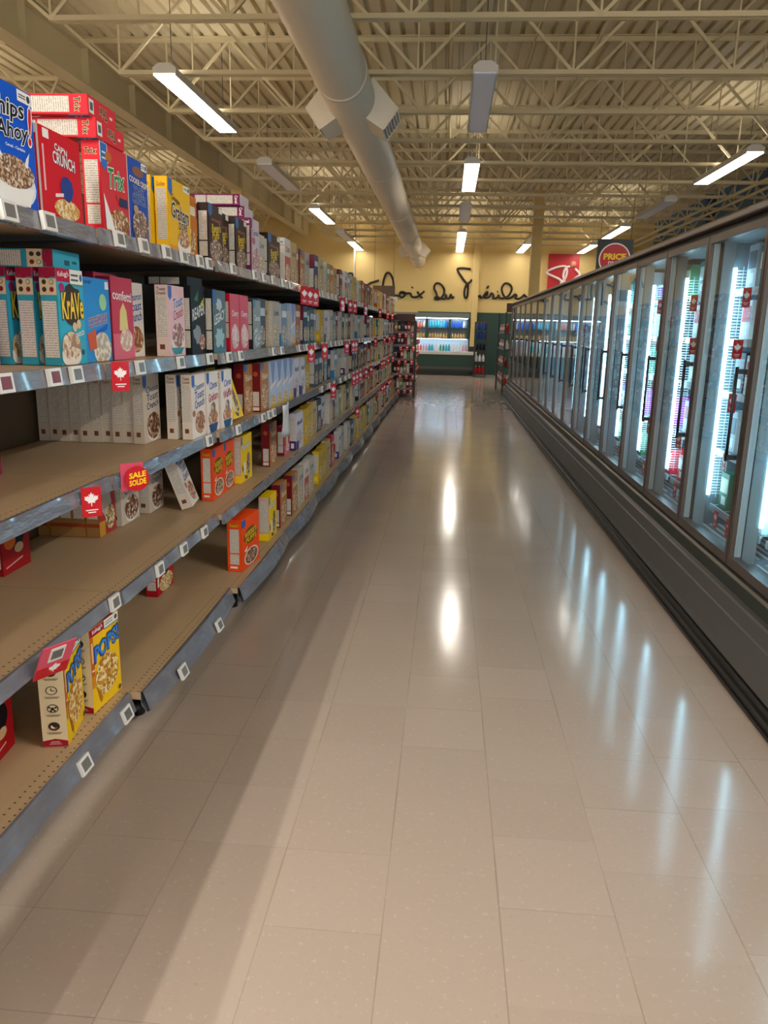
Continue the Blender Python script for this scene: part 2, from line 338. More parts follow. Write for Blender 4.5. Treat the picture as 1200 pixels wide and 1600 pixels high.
for i, v in enumerate((.84, .64, .44, .24)):
    ICON += [('e', 'S', .5, v, .23, .048, '#2c2620')]
    if i in (1, 2): ICON += [('e', 'S', .5, v, .19, .04, '#cdbb97')]
    ICON += [('r', 'S', .2, v - .075, .8, v - .07, '#5b4c38'), ('r', 'S', .26, v - .087, .74, v - .082, '#5b4c38')]
ICON += [('r', 'S', .48, .64, .52, .67, '#2c2620'), ('r', 'S', .5, .637, .64, .645, '#2c2620'), ('e', 'S', .5, .44, .075, .016, '#2c2620'), ('e', 'S', .38, .457, .05, .01, '#2c2620'), ('e', 'S', .63, .455, .05, .01, '#2c2620'), ('e', 'S', .44, .418, .05, .01, '#2c2620'),
         ('e', 'S', .58, .42, .05, .01, '#2c2620'), ('p', 'S', [(.4, .26), (.55, .225), (.66, .24), (.5, .21), (.38, .23)], '#d8c9a8'), ('r', 'S', .36, .215, .64, .222, '#a02020'), ('r', 'S', .36, .86, .66, .875, '#3b6ea8'), ('r', 'S', .3, .825, .7, .845, '#3a5f8a')]
design('pops', .21, .315, .08, '#f0c21a', '#cdbb97', [
    ('r', 'F', 0, .9, 1, 1, '#9c1630'), ('t', 'F', "Kellogg's", .1, .92, .44, .98, '#f6e9ea', .06), ('r', 'F', .5, .9, 1, 1, '#ecebe4'), ('r', 'F', .54, .93, .8, .94, '#55555c'), ('r', 'F', .54, .96, .8, .97, '#55555c'), ('e', 'F', .91, .95, .05, .03, '#55555c'), ('r', 'F', .5, .885, 1, .9, '#5f8f58'), ('r', 'F', 0, .44, .1, .9, '#c8611e'), ('p', 'F', [(0, .44), (.1, .44), (.08, .3), (0, .3)], '#d98a24'),
    ('p', 'F', [(.01, .5), (.09, .5), (.09, .52), (.01, .52)], '#f0d8b8'), ('p', 'F', [(.02, .6), (.08, .6), (.08, .84), (.02, .84)], '#e8b98c'),
    ('e', 'F', .5, .36, .4, .24, 'cereal:#b5781c:#f0cf62:34'), ('p', 'F', [(.14, .3), (.3, .12), (.26, .06), (.2, .12)], '#b8702a'), ('e', 'F', .3, .36, .2, .1, 'cereal:#c98a24:#f4d878:34'),
    ('t', 'F', 'POPS!', .1, .62, .96, .82, '#2458b0', .16, '#14306a'), ('t', 'F', 'POPS!', .13, .635, .93, .805, '#3f86d8', .16), ('e', 'F', .9, .06, .05, .03, '#6a5a20'),
    ('p', 'S', [(0, 0), (1, 0), (1, .07), (.5, .095), (0, .07)], '#8f1226'), ('r', 'S', .25, .03, .75, .035, '#d8a8a8'), ('r', 'S', .3, .045, .7, .05, '#d8a8a8'), ('r', 'S', .34, .06, .66, .065, '#d8a8a8')] + ICON, top='#9c1630')
design('reddark', .2, .29, .06, '#a01218', '#8c1016', [('e', 'F', .5, .5, .34, .2, '#141018'), ('e', 'F', .3, .42, .2, .1, '#d8641c'), ('e', 'F', .6, .3, .16, .07, '#c9a27a'), ('e', 'F', .3, .8, .08, .05, '#d9b08a'), ('p', 'F', [(.1, .1), (.7, .16), (.7, .14), (.1, .08)], '#e8b0a8'), ('e', 'F', .62, .74, .1, .05, '#e0bfa0')] + spine())
design('redsnack', .23, .16, .06, '#b3161f', '#a3121b', [('e', 'F', .55, .3, .42, .3, 'cereal:#b08a3c:#ead9a0:44'), ('p', 'F', blob(.5, .7, .3, .2, 9, 2, .4), '#2c1a18'), ('r', 'F', 0, .3, .1, .6, '#e8d8c8')] + spine(.2, .8, .5))
design('orangepuff', .23, .29, .065, '#ee4e14', '#e04a14', [
    ('e', 'F', .5, .62, .38, .16, '#6b4a0c'), ('t', 'F', "REESE'S", .18, .62, .84, .72, '#f2c520', .05, '#4a2c08', .1), ('t', 'F', 'PUFFS', .22, .5, .8, .6, '#f2c520', .05, '#4a2c08', .1), ('e', 'F', .52, .2, .4, .17, '#efe0d2'), ('e', 'F', .52, .2, .35, .15, 'cereal:#4a2a1a:#b07a44:36'), ('p', 'F', [(0, .98), (.22, .98), (.22, .86), (.11, .82), (0, .86)], '#2c5aa8'), ('p', 'F', [(.1, .36), (.3, .44), (.26, .34)], '#f0d8c8'),
    ('t', 'S', "Reese's", .2, .86, .8, .93, '#e8b820', 0, '#4a2c08', .1), ('r', 'S', .18, .36, .82, .82, 'fine'), ('r', 'S', .18, .14, .82, .34, 'fine'), ('r', 'S', .2, .06, .7, .1, '#e9d8d0')])
design('nesyellow', .23, .29, .065, '#eec712', '#c9a890', [
    ('t', 'F', 'Nesquik', .14, .68, .9, .82, '#e9ecf2', .06, '#27408c'), ('e', 'F', .66, .34, .16, .26, 'cereal:#5a3a24:#8a6038:34'), ('p', 'F', blob(.32, .3, .16, .2, 9, 11, .4), '#e6dcc8'), ('p', 'F', [(.1, .4), (.2, .3), (.16, .2), (.08, .3)], '#5a3a24'), ('p', 'F', [(.3, .14), (.6, .08), (.5, .02), (.32, .06)], '#6a4a2c'), ('p', 'F', [(0, 1), (.14, 1), (.14, .84), (0, .8)], '#3a78b8'),
    ('r', 'S', 0, 0, 1, .16, '#eec712'), ('r', 'S', .1, .22, .9, .9, 'fine')])
design('redbrown', .22, .3, .06, '#b0753c', '#6b1016', [('e', 'F', .5, .3, .42, .26, 'cereal:#8a4a20:#d9a860:40'), ('t', 'F', 'Flakes', .2, .66, .9, .8, '#f2e2c0', .06, '#6b1016'), ('p', 'F', [(0, 1), (.4, 1), (.4, .88), (0, .84)], '#4a6a9a'), ('r', 'S', .2, .03, .86, .1, '#d8d0c4'), ('r', 'S', .2, .12, .86, .42, 'fine'), ('e', 'S', .5, .78, .25, .05, '#a84a2c')])
design('whitered', .2, .3, .05, '#d9d4ce', '#d6d0c8', [('r', 'F', 0, 0, 1, .6, '#c25a50'), ('e', 'F', .5, .24, .42, .2, 'cereal:#b08060:#e0c8a8:36'), ('t', 'F', 'Oats', .2, .7, .86, .84, '#b02a30', .05), ('t', 'S', 'Oats', .2, .88, .8, .94, '#2c3a5c', 0), ('r', 'S', .1, .83, .9, .84, '#2c2c3a'), ('r', 'S', .12, .08, .88, .66, 'fine')])
design('bluestripe', .19, .3, .045, '#b9c6dc', '#9ab0d0', [('p', 'F', [(.1, 1), (.9, 1), (.6, .5), (.4, .5)], '#7c94c4'), ('e', 'F', .5, .14, .4, .13, 'cereal:#c08a48:#ecd8a4:40'), ('p', 'F', [(0, .46), (1, .6), (1, .52), (0, .38)], '#e6d8d8'), ('r', 'F', 0, 0, 1, .06, '#d8b23c')] + spine())
design('lilac', .2, .29, .05, '#cfd2e2', '#c2c0cc', [('e', 'F', .5, .3, .4, .22, 'cereal:#94889c:#d6cfdc:36'), ('r', 'F', 0, 0, .4, .24, '#4a2a6c'), ('t', 'F', 'Muesli', .2, .66, .9, .8, '#4a2a6c', .05), ('r', 'S', .0, .0, 1, .26, '#3f2460'), ('r', 'S', .2, .06, .7, .2, '#d9d6e2'), ('r', 'S', .12, .3, .88, .9, 'fine')])
design('gold', .23, .29, .06, '#c9a428', '#c9a628', [('e', 'F', .5, .3, .42, .22, 'cereal:#a87a28:#ead48a:36'), ('t', 'F', 'Honey', .16, .66, .9, .82, '#7a4a14', .05, '#f4ead0'), ('r', 'S', 0, 0, 1, .3, '#d9ac0c'), ('r', 'S', .12, .34, .88, .9, 'fine'), ('r', 'S', .2, .08, .8, .22, '#e6c850')])
design('slate', .2, .3, .055, '#454f5c', '#565f6c', [('e', 'F', .5, .26, .42, .2, 'cereal:#6a5a4a:#b8a890:36'), ('r', 'F', .1, .66, .9, .82, '#c8d0d8')] + spine())
design('teal', .19, .27, .055, '#3a8074', '#2c5f78', [('e', 'F', .5, .28, .42, .22, 'cereal:#a8946a:#e0d4b4:36'), ('r', 'F', .1, .68, .9, .84, '#cfe0d8'), ('r', 'S', 0, .6, 1, 1, '#1f6f86'), ('r', 'S', .12, .06, .88, .58, 'fine')])
design('navybox', .19, .3, .05, '#2a3a62', '#2b3658', [('e', 'F', .5, .26, .42, .2, 'cereal:#8a6a4a:#d8c4a0:36'), ('r', 'F', .1, .7, .9, .84, '#d0d4e0'), ('r', 'S', 0, .66, 1, 1, '#7a2438'), ('r', 'S', .12, .1, .88, .62, 'fine')])
design('cream', .21, .3, .055, '#c0a878', '#b8a684', [('e', 'F', .5, .28, .42, .22, 'cereal:#9a6a3a:#d8b888:36'), ('t', 'F', 'Granola', .12, .68, .9, .8, '#7a3a20', .05)] + spine())
design('rust', .21, .3, .055, '#b4644a', '#8c3a2a', [('e', 'F', .5, .28, .42, .22, 'cereal:#7a4a2a:#cfa070:36'), ('r', 'F', .1, .7, .9, .84, '#e8d2c0'), ('r', 'S', .12, .08, .88, .7, 'fine')])
design('sage', .2, .29, .055, '#8a9a78', '#a8ac98', [('e', 'F', .5, .28, .42, .22, 'cereal:#8a6a3a:#d8c898:36'), ('r', 'F', .1, .68, .9, .82, '#e2e6d8')] + spine())
design('steelblue', .2, .29, .055, '#7d97b4', '#b4bcc8', [('e', 'F', .5, .28, .42, .22, 'cereal:#9a7a5a:#dccbb0:36'), ('r', 'F', .1, .68, .9, .84, '#e8ecf2'), ('r', 'S', 0, 0, 1, .3, '#2d7fb4'), ('r', 'S', .12, .34, .88, .9, 'fine')])
design('plum', .2, .3, .05, '#6a2440', '#5c1f36', [('e', 'F', .5, .28, .42, .22, 'cereal:#6a3a2a:#b88a6a:36'), ('r', 'F', .1, .7, .9, .84, '#e0ccd2')] + spine())
design('paper', .21, .3, .055, '#bdb6ac', '#b8b2a8', [('e', 'F', .5, .28, .42, .22, 'cereal:#a88a5a:#e0d0ae:36'), ('t', 'F', 'Cereal', .14, .68, .88, .82, '#54607a', .05)] + spine(.06, .92, .5))
design('orangebox', .2, .29, .055, '#d07a2c', '#b8651f', [('e', 'F', .5, .28, .42, .22, 'cereal:#a86a2a:#ecd090:36'), ('r', 'F', .1, .7, .9, .84, '#f0e0c4'), ('r', 'S', .12, .3, .88, .9, 'fine')])
design('tanbrown', .2, .29, .065, '#a8322c', '#93683a', [('p', 'F', blob(.5, .5, .34, .4, 11, 12, .4), '#b8a898'), ('e', 'F', .66, .26, .28, .2, 'cereal:#8a6a3a:#d8c080:36'), ('r', 'F', 0, 0, .34, .24, '#c9902c'), ('r', 'S', 0, .16, 1, .22, '#8c3a1c'), ('r', 'S', .1, .3, .9, .9, 'fine')])
design('pinkbox', .2, .29, .055, '#dba0c8', '#c890b8', [('e', 'F', .5, .3, .4, .2, 'cereal:#b070a0:#f0d0e4:36'), ('r', 'F', .5, .06, .95, .12, '#f0e4ec'), ('e', 'F', .7, .6, .1, .06, '#7a4a94')])
design('magenta', .2, .28, .055, '#8c1a3c', '#7c1734', [('p', 'F', [(.5, .3), (.9, .4), (.9, .3), (.5, .2)], '#d8a8b8'), ('e', 'F', .5, .6, .3, .2, '#a83454')])
LOOK = dict(reddark='deep red', whitered='white and red', bluestripe='pale blue', lilac='lilac grey', gold='golden yellow', slate='slate grey', teal='teal', navybox='navy', cream='cream', rust='rust red', sage='sage green',
            steelblue='steel blue', plum='plum', paper='off-white', orangebox='orange', purple='purple and pink', brownpuff='dark brown', cheerpink='pink', greybox='grey', redbrown='maroon and amber', nesyellow='bright yellow',
            orangepuff='bright orange', cinnawhite='white with blue lettering', churros='white with red lettering', redsnack='red', iceblue='icy blue', confetti='pinkish red')

PROTO = {}
def carton(dn, dims=None, split=True):
    d = D[dn]; w, h, t = dims or (d['w'], d['h'], d['t']); key = (dn, w, h, t, split)
    if key in PROTO: return PROTO[key]
    mb = MB(); vs = [(x, y, z) for z in (0, h) for y in (-w / 2, w / 2) for x in (-t / 2, t / 2)]
    mb.add(vs, [(1, 3, 7, 5)], card(d['front'])); mb.add(vs, [(0, 4, 6, 2)], card(d['front']))
    mb.add(vs, [(0, 1, 5, 4), (2, 6, 7, 3)], card(d['side'])); mb.add(vs, [(4, 5, 7, 6), (0, 2, 3, 1)], card(d['top']))
    mb.box(-t / 2 + .003, t / 2 - .003, -w / 2 + .006, w / 2 - .006, h - .001, h + .0004, card(d['top']))
    if split:
        has_top = [e for e in d['els'] if e[1] == 'T']
        if has_top: decals(mb, d['els'], w, h, t, 'T')
        r = (mb.mesh('cereal_box'), decals(MB(), [('r', 'F', 0, 0, 1, 1, d['front'])] + d['els'], w, h, t, 'F').mesh('front_print'), decals(MB(), [('r', 'S', 0, 0, 1, 1, d['side'])] + d['els'], w, h, t, 'S').mesh('side_print'))
    else:
        r = (decals(mb, d['els'], w, h, t).mesh('cereal_box'), None, None)
    PROTO[key] = r; return r

def put_box(dn, xf, y0, z, label, group='cereal boxes on the shelves', dims=None, split=True, rz=0., lean=0., lying=False, lx=None, name='cereal_box', cat='cereal box'):
    d = D[dn]; w, h, t = dims or (d['w'], d['h'], d['t'])
    b, f, s = carton(dn, dims, split)
    o = link(name, b)
    if lying:      # on its face: top flap to the aisle, spine to the near end
        o.rotation_euler = (0, PI / 2, rz); o.location = (xf - h, y0 + w / 2, z + t / 2 + .001)
    elif lean:     # tipped back, top towards the rear of the shelf
        o.rotation_euler = (0, -lean, rz); o.location = (xf - t / 2, y0 + w / 2, z + math.sin(lean) * t / 2 + .003)
    else:
        o.rotation_euler = (0, 0, rz); o.location = (xf - t / 2, y0 + w / 2, z + .002)
    if f: link('front_print', f, o); 
    if s: link('side_print', s, o)
    tag(o, label, cat, group)
    return o

# ------------------------------------------------------------------ surface materials
def m_floor():
    m = mat('floor_tile', '#b5a69b', .14, spec=.33); t = NT(m)
    v, x, y, z = t.coords()
    cx = t.math('DIVIDE', t.math('SUBTRACT', x, .198), .305)
    ci = t.math('FLOOR', cx); fx = t.math('FRACT', cx)
    wn = t.new('ShaderNodeTexWhiteNoise', noise_dimensions='1D'); t.link(ci, wn.inputs['W'])
    off = t.math('MULTIPLY', t.math('GREATER_THAN', wn.outputs[0], .55), wn.outputs[0])
    cy = t.math('ADD', t.math('DIVIDE', t.math('SUBTRACT', y, 1.96), .305), off)
    ri = t.math('FLOOR', cy); fy = t.math('FRACT', cy)
    ex = t.math('MINIMUM', fx, t.math('SUBTRACT', 1, fx)); ey = t.math('MINIMUM', fy, t.math('SUBTRACT', 1, fy))
    wob = t.noise(v, 3.0, 2)
    wn2 = t.new('ShaderNodeTexWhiteNoise', noise_dimensions='2D')
    cb = t.new('ShaderNodeCombineXYZ'); t.link(ci, cb.inputs[0]); t.link(ri, cb.inputs[1]); t.link(cb.outputs[0], wn2.inputs['Vector'])
    eyr = t.math('ADD', ey, t.math('LESS_THAN', wn2.outputs[0], .6))
    seam = t.math('LESS_THAN', t.math('MINIMUM', ex, eyr), t.math('MULTIPLY', t.math('MULTIPLY', wob, wob), .020))
    col = t.mix(wn2.outputs[0], '#b4a599', '#baaba0')
    col = t.mix(t.math('MULTIPLY', t.noise(v, 1.3, 4), .35), col, '#a89a8d')
    sp = t.noise(v, 60, 3, .7)
    col = t.mix(t.math('MULTIPLY', t.math('GREATER_THAN', sp, .63), .45), col, '#c8bcb0')
    col = t.mix(t.math('MULTIPLY', t.math('LESS_THAN', sp, .33), .3), col, '#998a7c')
    col = t.mix(t.math('MULTIPLY', t.math('MULTIPLY', seam, t.noise(v, .9, 2)), .62), col, '#5b4a3a')
    t.base(col)
    rg = t.math('ADD', t.math('MULTIPLY', t.noise(t.scaled(v, (3, .8, 1)), 2.0, 4), .13), .07)
    t.link(rg, t.b.inputs['Roughness'])
    t.bump(t.math('ADD', t.math('MULTIPLY', t.noise(v, 26, 2), .5), t.math('MULTIPLY', seam, -.6)), .035, .01)
    return m

def m_deck():
    m = mat('shelf_deck', '#b79d7b', .45); t = NT(m)
    v, x, y, z = t.coords()
    fx = t.math('ABSOLUTE', t.math('SUBTRACT', t.math('FRACT', t.math('MULTIPLY', x, 32)), .5))
    fy = t.math('ABSOLUTE', t.math('SUBTRACT', t.math('FRACT', t.math('MULTIPLY', y, 36)), .5))
    r = t.math('SQRT', t.math('ADD', t.math('MULTIPLY', fx, fx), t.math('MULTIPLY', fy, fy)))
    hole = t.math('MULTIPLY', t.math('LESS_THAN', r, .13), t.math('GREATER_THAN', x, -.075))
    hole = t.math('MULTIPLY', hole, t.math('LESS_THAN', x, -.012))
    c = t.mix(t.math('MULTIPLY', t.noise(t.scaled(v, (20, 1.2, 1)), 1.0, 4), .35), '#b79d7b', '#957b5b')
    t.base(t.mix(hole, c, '#3a2e22'))
    return m

def m_rail():
    m = mat('price_channel', '#6d7580', .22, spec=.6, coat=.5); t = NT(m)
    v, x, y, z = t.coords('Generated' if False else 'Object')
    n = t.noise(t.scaled(v, (4, 9, 30)), 1.0, 3)
    t.base(t.ramp(n, [(0, '#62636c'), (.5, '#6c6d76'), (1, '#80838c')]))
    t.bump(n, .35, .02)
    return m

def m_glass():
    m = bpy.data.materials.new('door_glass'); m.use_nodes = True
    n = m.node_tree.nodes; n.clear(); L = m.node_tree.links.new
    out = n.new('ShaderNodeOutputMaterial'); mx = n.new('ShaderNodeMixShader'); tr = n.new('ShaderNodeBsdfTransparent'); gl = n.new('ShaderNodeBsdfGlossy')
    tr.inputs[0].default_value = (.9, .93, .93, 1); gl.inputs[0].default_value = (.95, .97, .97, 1); gl.inputs['Roughness'].default_value = .012
    fr = n.new('ShaderNodeFresnel'); fr.inputs[0].default_value = 1.62
    geo = n.new('ShaderNodeNewGeometry'); a = n.new('ShaderNodeMath'); a.operation = 'SUBTRACT'; a.inputs[0].default_value = 1
    b = n.new('ShaderNodeMath'); b.operation = 'MULTIPLY'
    L(geo.outputs['Backfacing'], a.inputs[1]); L(a.outputs[0], b.inputs[0]); L(fr.outputs[0], b.inputs[1])
    L(b.outputs[0], mx.inputs[0]); L(tr.outputs[0], mx.inputs[1]); L(gl.outputs[0], mx.inputs[2]); L(mx.outputs[0], out.inputs[0])
    return m

def m_paint(name, a, b, sc=1.5, rough=.6):
    m = mat(name, a, rough); t = NT(m); v, x, y, z = t.coords()
    t.base(t.mix(t.noise(v, sc, 4), a, b)); return m

FLOOR = m_floor(); DECK = m_deck(); RAIL = m_rail(); GLASS = m_glass()
CREAM = m_paint('ceiling_paint', '#e0d2ac', '#d6c7a0'); WALL = m_paint('wall_paint', '#e3c987', '#dcc07c', .8)
STEEL = m_paint('joist_paint', '#dccea8', '#d2c49c', 2); DUCTM = m_paint('duct_paint', '#e8dcc6', '#e0d3bb', 1.2, .5)
GREEN = mat('green_panel', '#1f4238', .45); BLUEW = m_paint('blue_wall', '#436f96', '#3c668a', .6)
BLACK = mat('black_plastic', '#101112', .45); DARK = mat('dark_steel', '#2a2726', .45); BRONZE = mat('bronze_frame', '#5c524c', .36, metal=.5)
CHROME = mat('bright_trim', '#77736c', .38, metal=.7); GREY = mat('bumper_grey', '#505050', .45); DKGREEN = mat('bumper_green', '#2c3530', .45)
WHITE = mat('white_plastic', '#dcdcd8', .4); SCREEN = mat('label_screen', '#6d6a68', .35); SCREENR = mat('label_red', '#7a2c34', .35); WIRE = mat('white_wire', '#c9d2d6', .4)
RED = mat('tag_red', '#c4101f', .35, coat=.3); PINKP = mat('tag_pink_plastic', '#d8506a', .25, coat=.4); YEL = mat('sign_yellow', '#f6d21c', .5); TAGW = mat('tag_white', '#f1eeee', .45)
PEG = m_paint('back_panel', '#6b5a44', '#5c4c38', 6); SHELFBACK = mat('shelf_underside', '#4a4a4c', .35, metal=.3)
LIT = mat('lamp_lens_lit', '#ffffff', .4, emit='#fff6ea', estr=23.); LITD = mat('lamp_lens_wallside', '#ffffff', .4, emit='#fff6ea', estr=12.); LITN = mat('lamp_lens_near', '#ffffff', .4, emit='#fff6ea', estr=10.); UPL = mat('added_uplight_lens', '#ffffff', .4, emit='#fff6ea', estr=17.); LITX = mat('added_lamp_tube', '#ffffff', .4, emit='#fff6ea', estr=700.); UNLIT = mat('lamp_lens_off', '#f0f2ff', .4); HOUS = mat('lamp_housing', '#d9d6cc', .45)
LEDM = mat('led_diffuser', '#ffffff', .4, emit='#a6dcf4', estr=25.); INNER = mat('cabinet_liner', '#66757d', .5); MULL = mat('cabinet_mullion', '#86949b', .4); LEDOFF = mat('led_diffuser_off', '#8fa0a8', .4)
SIGNB = mat('sign_brown', '#5a4838', .6); COOLLED = mat('cooler_tube', '#ffffff', .4, emit='#d4e8ff', estr=13.)

# ------------------------------------------------------------------ setting
struct(MB().box(-12, 7, -8, 28, -.05, 0, FLOOR).build('floor'))
mb = MB(); pts = []
x = -12.
while x < 7:
    pts += [(x, 5.0), (x + .115, 5.0), (x + .128, 5.045), (x + .167, 5.045)]; x += .18
top = [(x, z + .02) for x, z in pts]
mb.prof_y(pts, -8, 28, CREAM, closed=False); mb.box(-12, 7.1, -8, 28, 5.06, 5.16, CREAM)
struct(mb.build('ceiling'))
struct(MB().box(-12, 7, 27.3, 27.5, 0, 5.06, WALL).build('wall_back'))
struct(MB().box(-1.05, 5.5, 27.24, 27.3, 0, 2.07, GREEN).build('trim_1'))
struct(MB().box(6.6, 6.8, -8, 27.3, 0, 5.06, BLUEW).build('wall_right'))
struct(MB().box(-12.1, -12, -8, 28, 0, 5.06, WALL).build('wall_left'))

# roof joists
def joist(x0, x1, name='roof_joist'):
    e = empty(name); xa, xb = x0 + 1.1, x1 - .5
    b = MB(); b.box(xa, xb, -.05, -.008, 4.125, 4.133, STEEL); b.box(xa, xb, -.014, -.008, 4.133, 4.18, STEEL); b.box(xa, xb, .008, .05, 4.125, 4.133, STEEL); b.box(xa, xb, .008, .014, 4.133, 4.18, STEEL); b.box(xa, xb, -.008, .008, 4.13, 4.14, STEEL); b.build('bottom_chord', e)
    b = MB(); b.box(x0, x1, -.055, -.008, 4.992, 5.0, STEEL); b.box(x0, x1, -.014, -.008, 4.94, 4.992, STEEL); b.box(x0, x1, .008, .055, 4.992, 5.0, STEEL); b.box(x0, x1, .008, .014, 4.94, 4.992, STEEL); b.box(x0, x1, -.008, .008, 4.985, 4.995, STEEL); b.build('top_chord', e)
    b = MB(); n = int((xb - xa) / 1.45); p = (xb - xa) / n
    b.bar((x0 + .1, 0, 4.96), (xa, 0, 4.15), .03, .03, STEEL); b.bar((xb, 0, 4.15), (x1 - .05, 0, 4.96), .03, .03, STEEL)
    for i in range(n):
        a = xa + i * p
        b.bar((a, 0, 4.15), (a + p / 2, 0, 4.97), .032, .032, STEEL); b.bar((a + p / 2, 0, 4.97), (a + p, 0, 4.15), .032, .032, STEEL)
        b.bar((a, 0, 4.15), (a, 0, 4.97), .02, .02, STEEL)
        b.bar((a + p / 2, 0, 4.97), (a + p / 2, 0, 4.15), .016, .016, STEEL)
    b.build('web', e); return e
JY = [3.0 + 1.524 * k for k in range(16)]
p = joist(-4.8, 6.6); q = joist(-11.9, -4.86)
for i, y in enumerate(JY):
    for k, (pr, side) in enumerate(((p, 'above the freezer aisle'), (q, 'left of the steel girder'))):
        o = pr if i == 0 else copy_tree(pr)
        o.location = (0, y, 0)
        tag(o, 'cream open-web roof joist %s, %s from the near end' % (side, nth(i + 1)), 'roof joist', 'roof joists ' + side)
e = empty('steel_girder', (-4.83, 0, 0))
MB().box(-.012, .012, -4, 27.3, 4.45, 4.88, STEEL).build('girder_web', e)
MB().box(-.11, .11, -4, 27.3, 4.425, 4.45, STEEL).build('bottom_flange', e)
MB().box(-.11, .11, -4, 27.3, 4.88, 4.905, STEEL).build('top_flange', e)
for y in JY:
    MB().box(-.1, .1, y - .006, y + .006, 4.45, 4.88, STEEL).build('stiffener_plate', e)
    MB().box(-.024, .024, y - .06, y + .06, 4.905, 4.96, STEEL).build('joist_seat', e)
tag(e, 'deep cream steel girder running above the left shelving', 'girder')
def column(name, x, y, w, z1, label):
    e = empty(name, (x, y, 0)); MB().box(-w / 2, w / 2, -w / 2, w / 2, 0, z1, CREAM if False else WALL).build('shaft', e)
    MB().box(-w / 2 - .015, w / 2 + .015, -w / 2 - .015, w / 2 + .015, 0, .95, DARK).build('column_guard', e); tag(e, label, 'column', 'cream columns')
column('steel_column', -4.83, 18.2, .24, 4.425, 'square cream column under the steel girder behind the cereal boxes')
column('steel_column', .84, 26.78, .2, 4.99, 'square cream column in front of the lit cooler at the back')
column('steel_column', 2.2, 21.4, .26, 4.99, 'square cream column behind the far end of the freezers')
e = empty('wall_pipe', (-3.0, 25.2, 0)); MB().tube([(0, 0, 0), (0, 0, 5.0)], .035, mat('pipe_white', '#efe6d0', .4), 10).build('pipe', e)
MB().box(-.07, .07, -.07, .07, 0, .02, DARK).build('floor_flange', e); tag(e, 'thin white vertical pipe rising behind the cereal boxes near back wall', 'pipe')

# duct
e = empty('air_duct', (-1.12, 0, 3.85))
b = MB(); n = 36; ys = []; rs = []
y = -2.
while y < 25.6:
    ys += [y, y + .03]; rs += [.252, .25]; y += .3
vs = []; fs = []
pr = [(yy, .25 + (.006 if i % 2 else 0)) for i, yy in enumerate([-2 + .1525 * k for k in range(178)])]
b.tube([(0, yy, 0) for yy, r in pr], [r for yy, r in pr], DUCTM, 28)
b.build('duct_tube', e)
b = MB(); b.tube([(0, 25.1, 0), (0, 25.9, 0), (.04, 26.5, -.1), (.06, 26.8, -.2)], [.25, .26, .25, .22], DUCTM, 24).build('duct_end', e)
for yy in (4.6, 8.0, 12.2, 16.5, 20.7): MB().tube([(0, yy, 0), (0, yy + .06, 0)], .262, DUCTM, 28).build('duct_band', e)
for yy in (9.2, 24.3):
    for s in (-1, 1):
        b = MB(); c = Vector((s * .3, yy, -.1)); d = Vector((s * .8, 0, -.6)).normalized()
        q = Vector((0, 1, 0)); r3 = d.cross(q)
        vs = []
        for k, sc in ((-.22, 1.25), (.14, .9)):
            for i, j in ((-1, -1), (1, -1), (1, 1), (-1, 1)): vs.append(c + d * k + q * (i * .3 * sc) + r3 * (j * .15 * sc))
        b.add(vs, [(0, 1, 2, 3), (7, 6, 5, 4), (0, 4, 5, 1), (1, 5, 6, 2), (2, 6, 7, 3), (3, 7, 4, 0)], DUCTM)
        o = b.build('diffuser_box', e)
        g = MB(); c2 = c + d * .146
        for k in range(6):
            off = r3 * (-.105 + k * .042); g.bar(c2 + off - q * .23, c2 + off + q * .23, .012, .008, DARK, up=tuple(d))
        g.bar(c2 - d * .012 - q * .25, c2 - d * .012 + q * .25, .26, .004, BLACK, up=tuple(d))
        g.bar(c2 - q * .25 - r3 * .13, c2 - q * .25 + r3 * .13, .02, .02, DUCTM); g.bar(c2 + q * .25 - r3 * .13, c2 + q * .25 + r3 * .13, .02, .02, DUCTM)
        g.build('grille', o)
for yy in (5.2, 11.0, 17.0, 23.0):
    MB().tube([(0, yy, .25), (0, yy, 1.15)], .006, STEEL, 6).build('hanger_rod', e)
tag(e, 'large round cream air duct hanging along the ceiling over the cereal shelves', 'air duct')
# conduits under the deck
for i, (x, z, r) in enumerate(((-.1, 4.85, .02), (.9, 4.9, .014), (1.6, 4.8, .025), (2.9, 4.75, .016), (5.2, 4.05, .03), (5.5, 4.05, .03), (5.9, 4.0, .035))):
    e = empty('conduit_pipe', (x, 0, z)); MB().tube([(0, 2, 0), (0, 27.2, 0)], r, STEEL, 8).build('pipe', e)
    for yy in JY[::3]: MB().box(-.012, .012, yy - .02, yy + .02, r * .5, 5.0 - z, STEEL).build('pipe_hanger', e)
    tag(e, 'thin cream conduit running along the roof deck, %s from the air duct' % nth(i + 1), 'conduit', 'ceiling conduits')
for i, y in enumerate((9.5, 15.5, 21.5)):
    e = empty('wall_post', (6.5, y, 0)); MB().box(-.1, .1, -.14, .14, 0, 5.0, mat('post_blue', '#274868', .5)).build('post', e)
    MB().bar((-.05, .14, 3.2), (-.05, 1.3, 4.2), .08, .08, mat('post_blue')).build('brace', e)
    tag(e, 'dark blue steel post against the blue right wall, %s from near end' % nth(i + 1), 'wall post', 'blue wall posts')

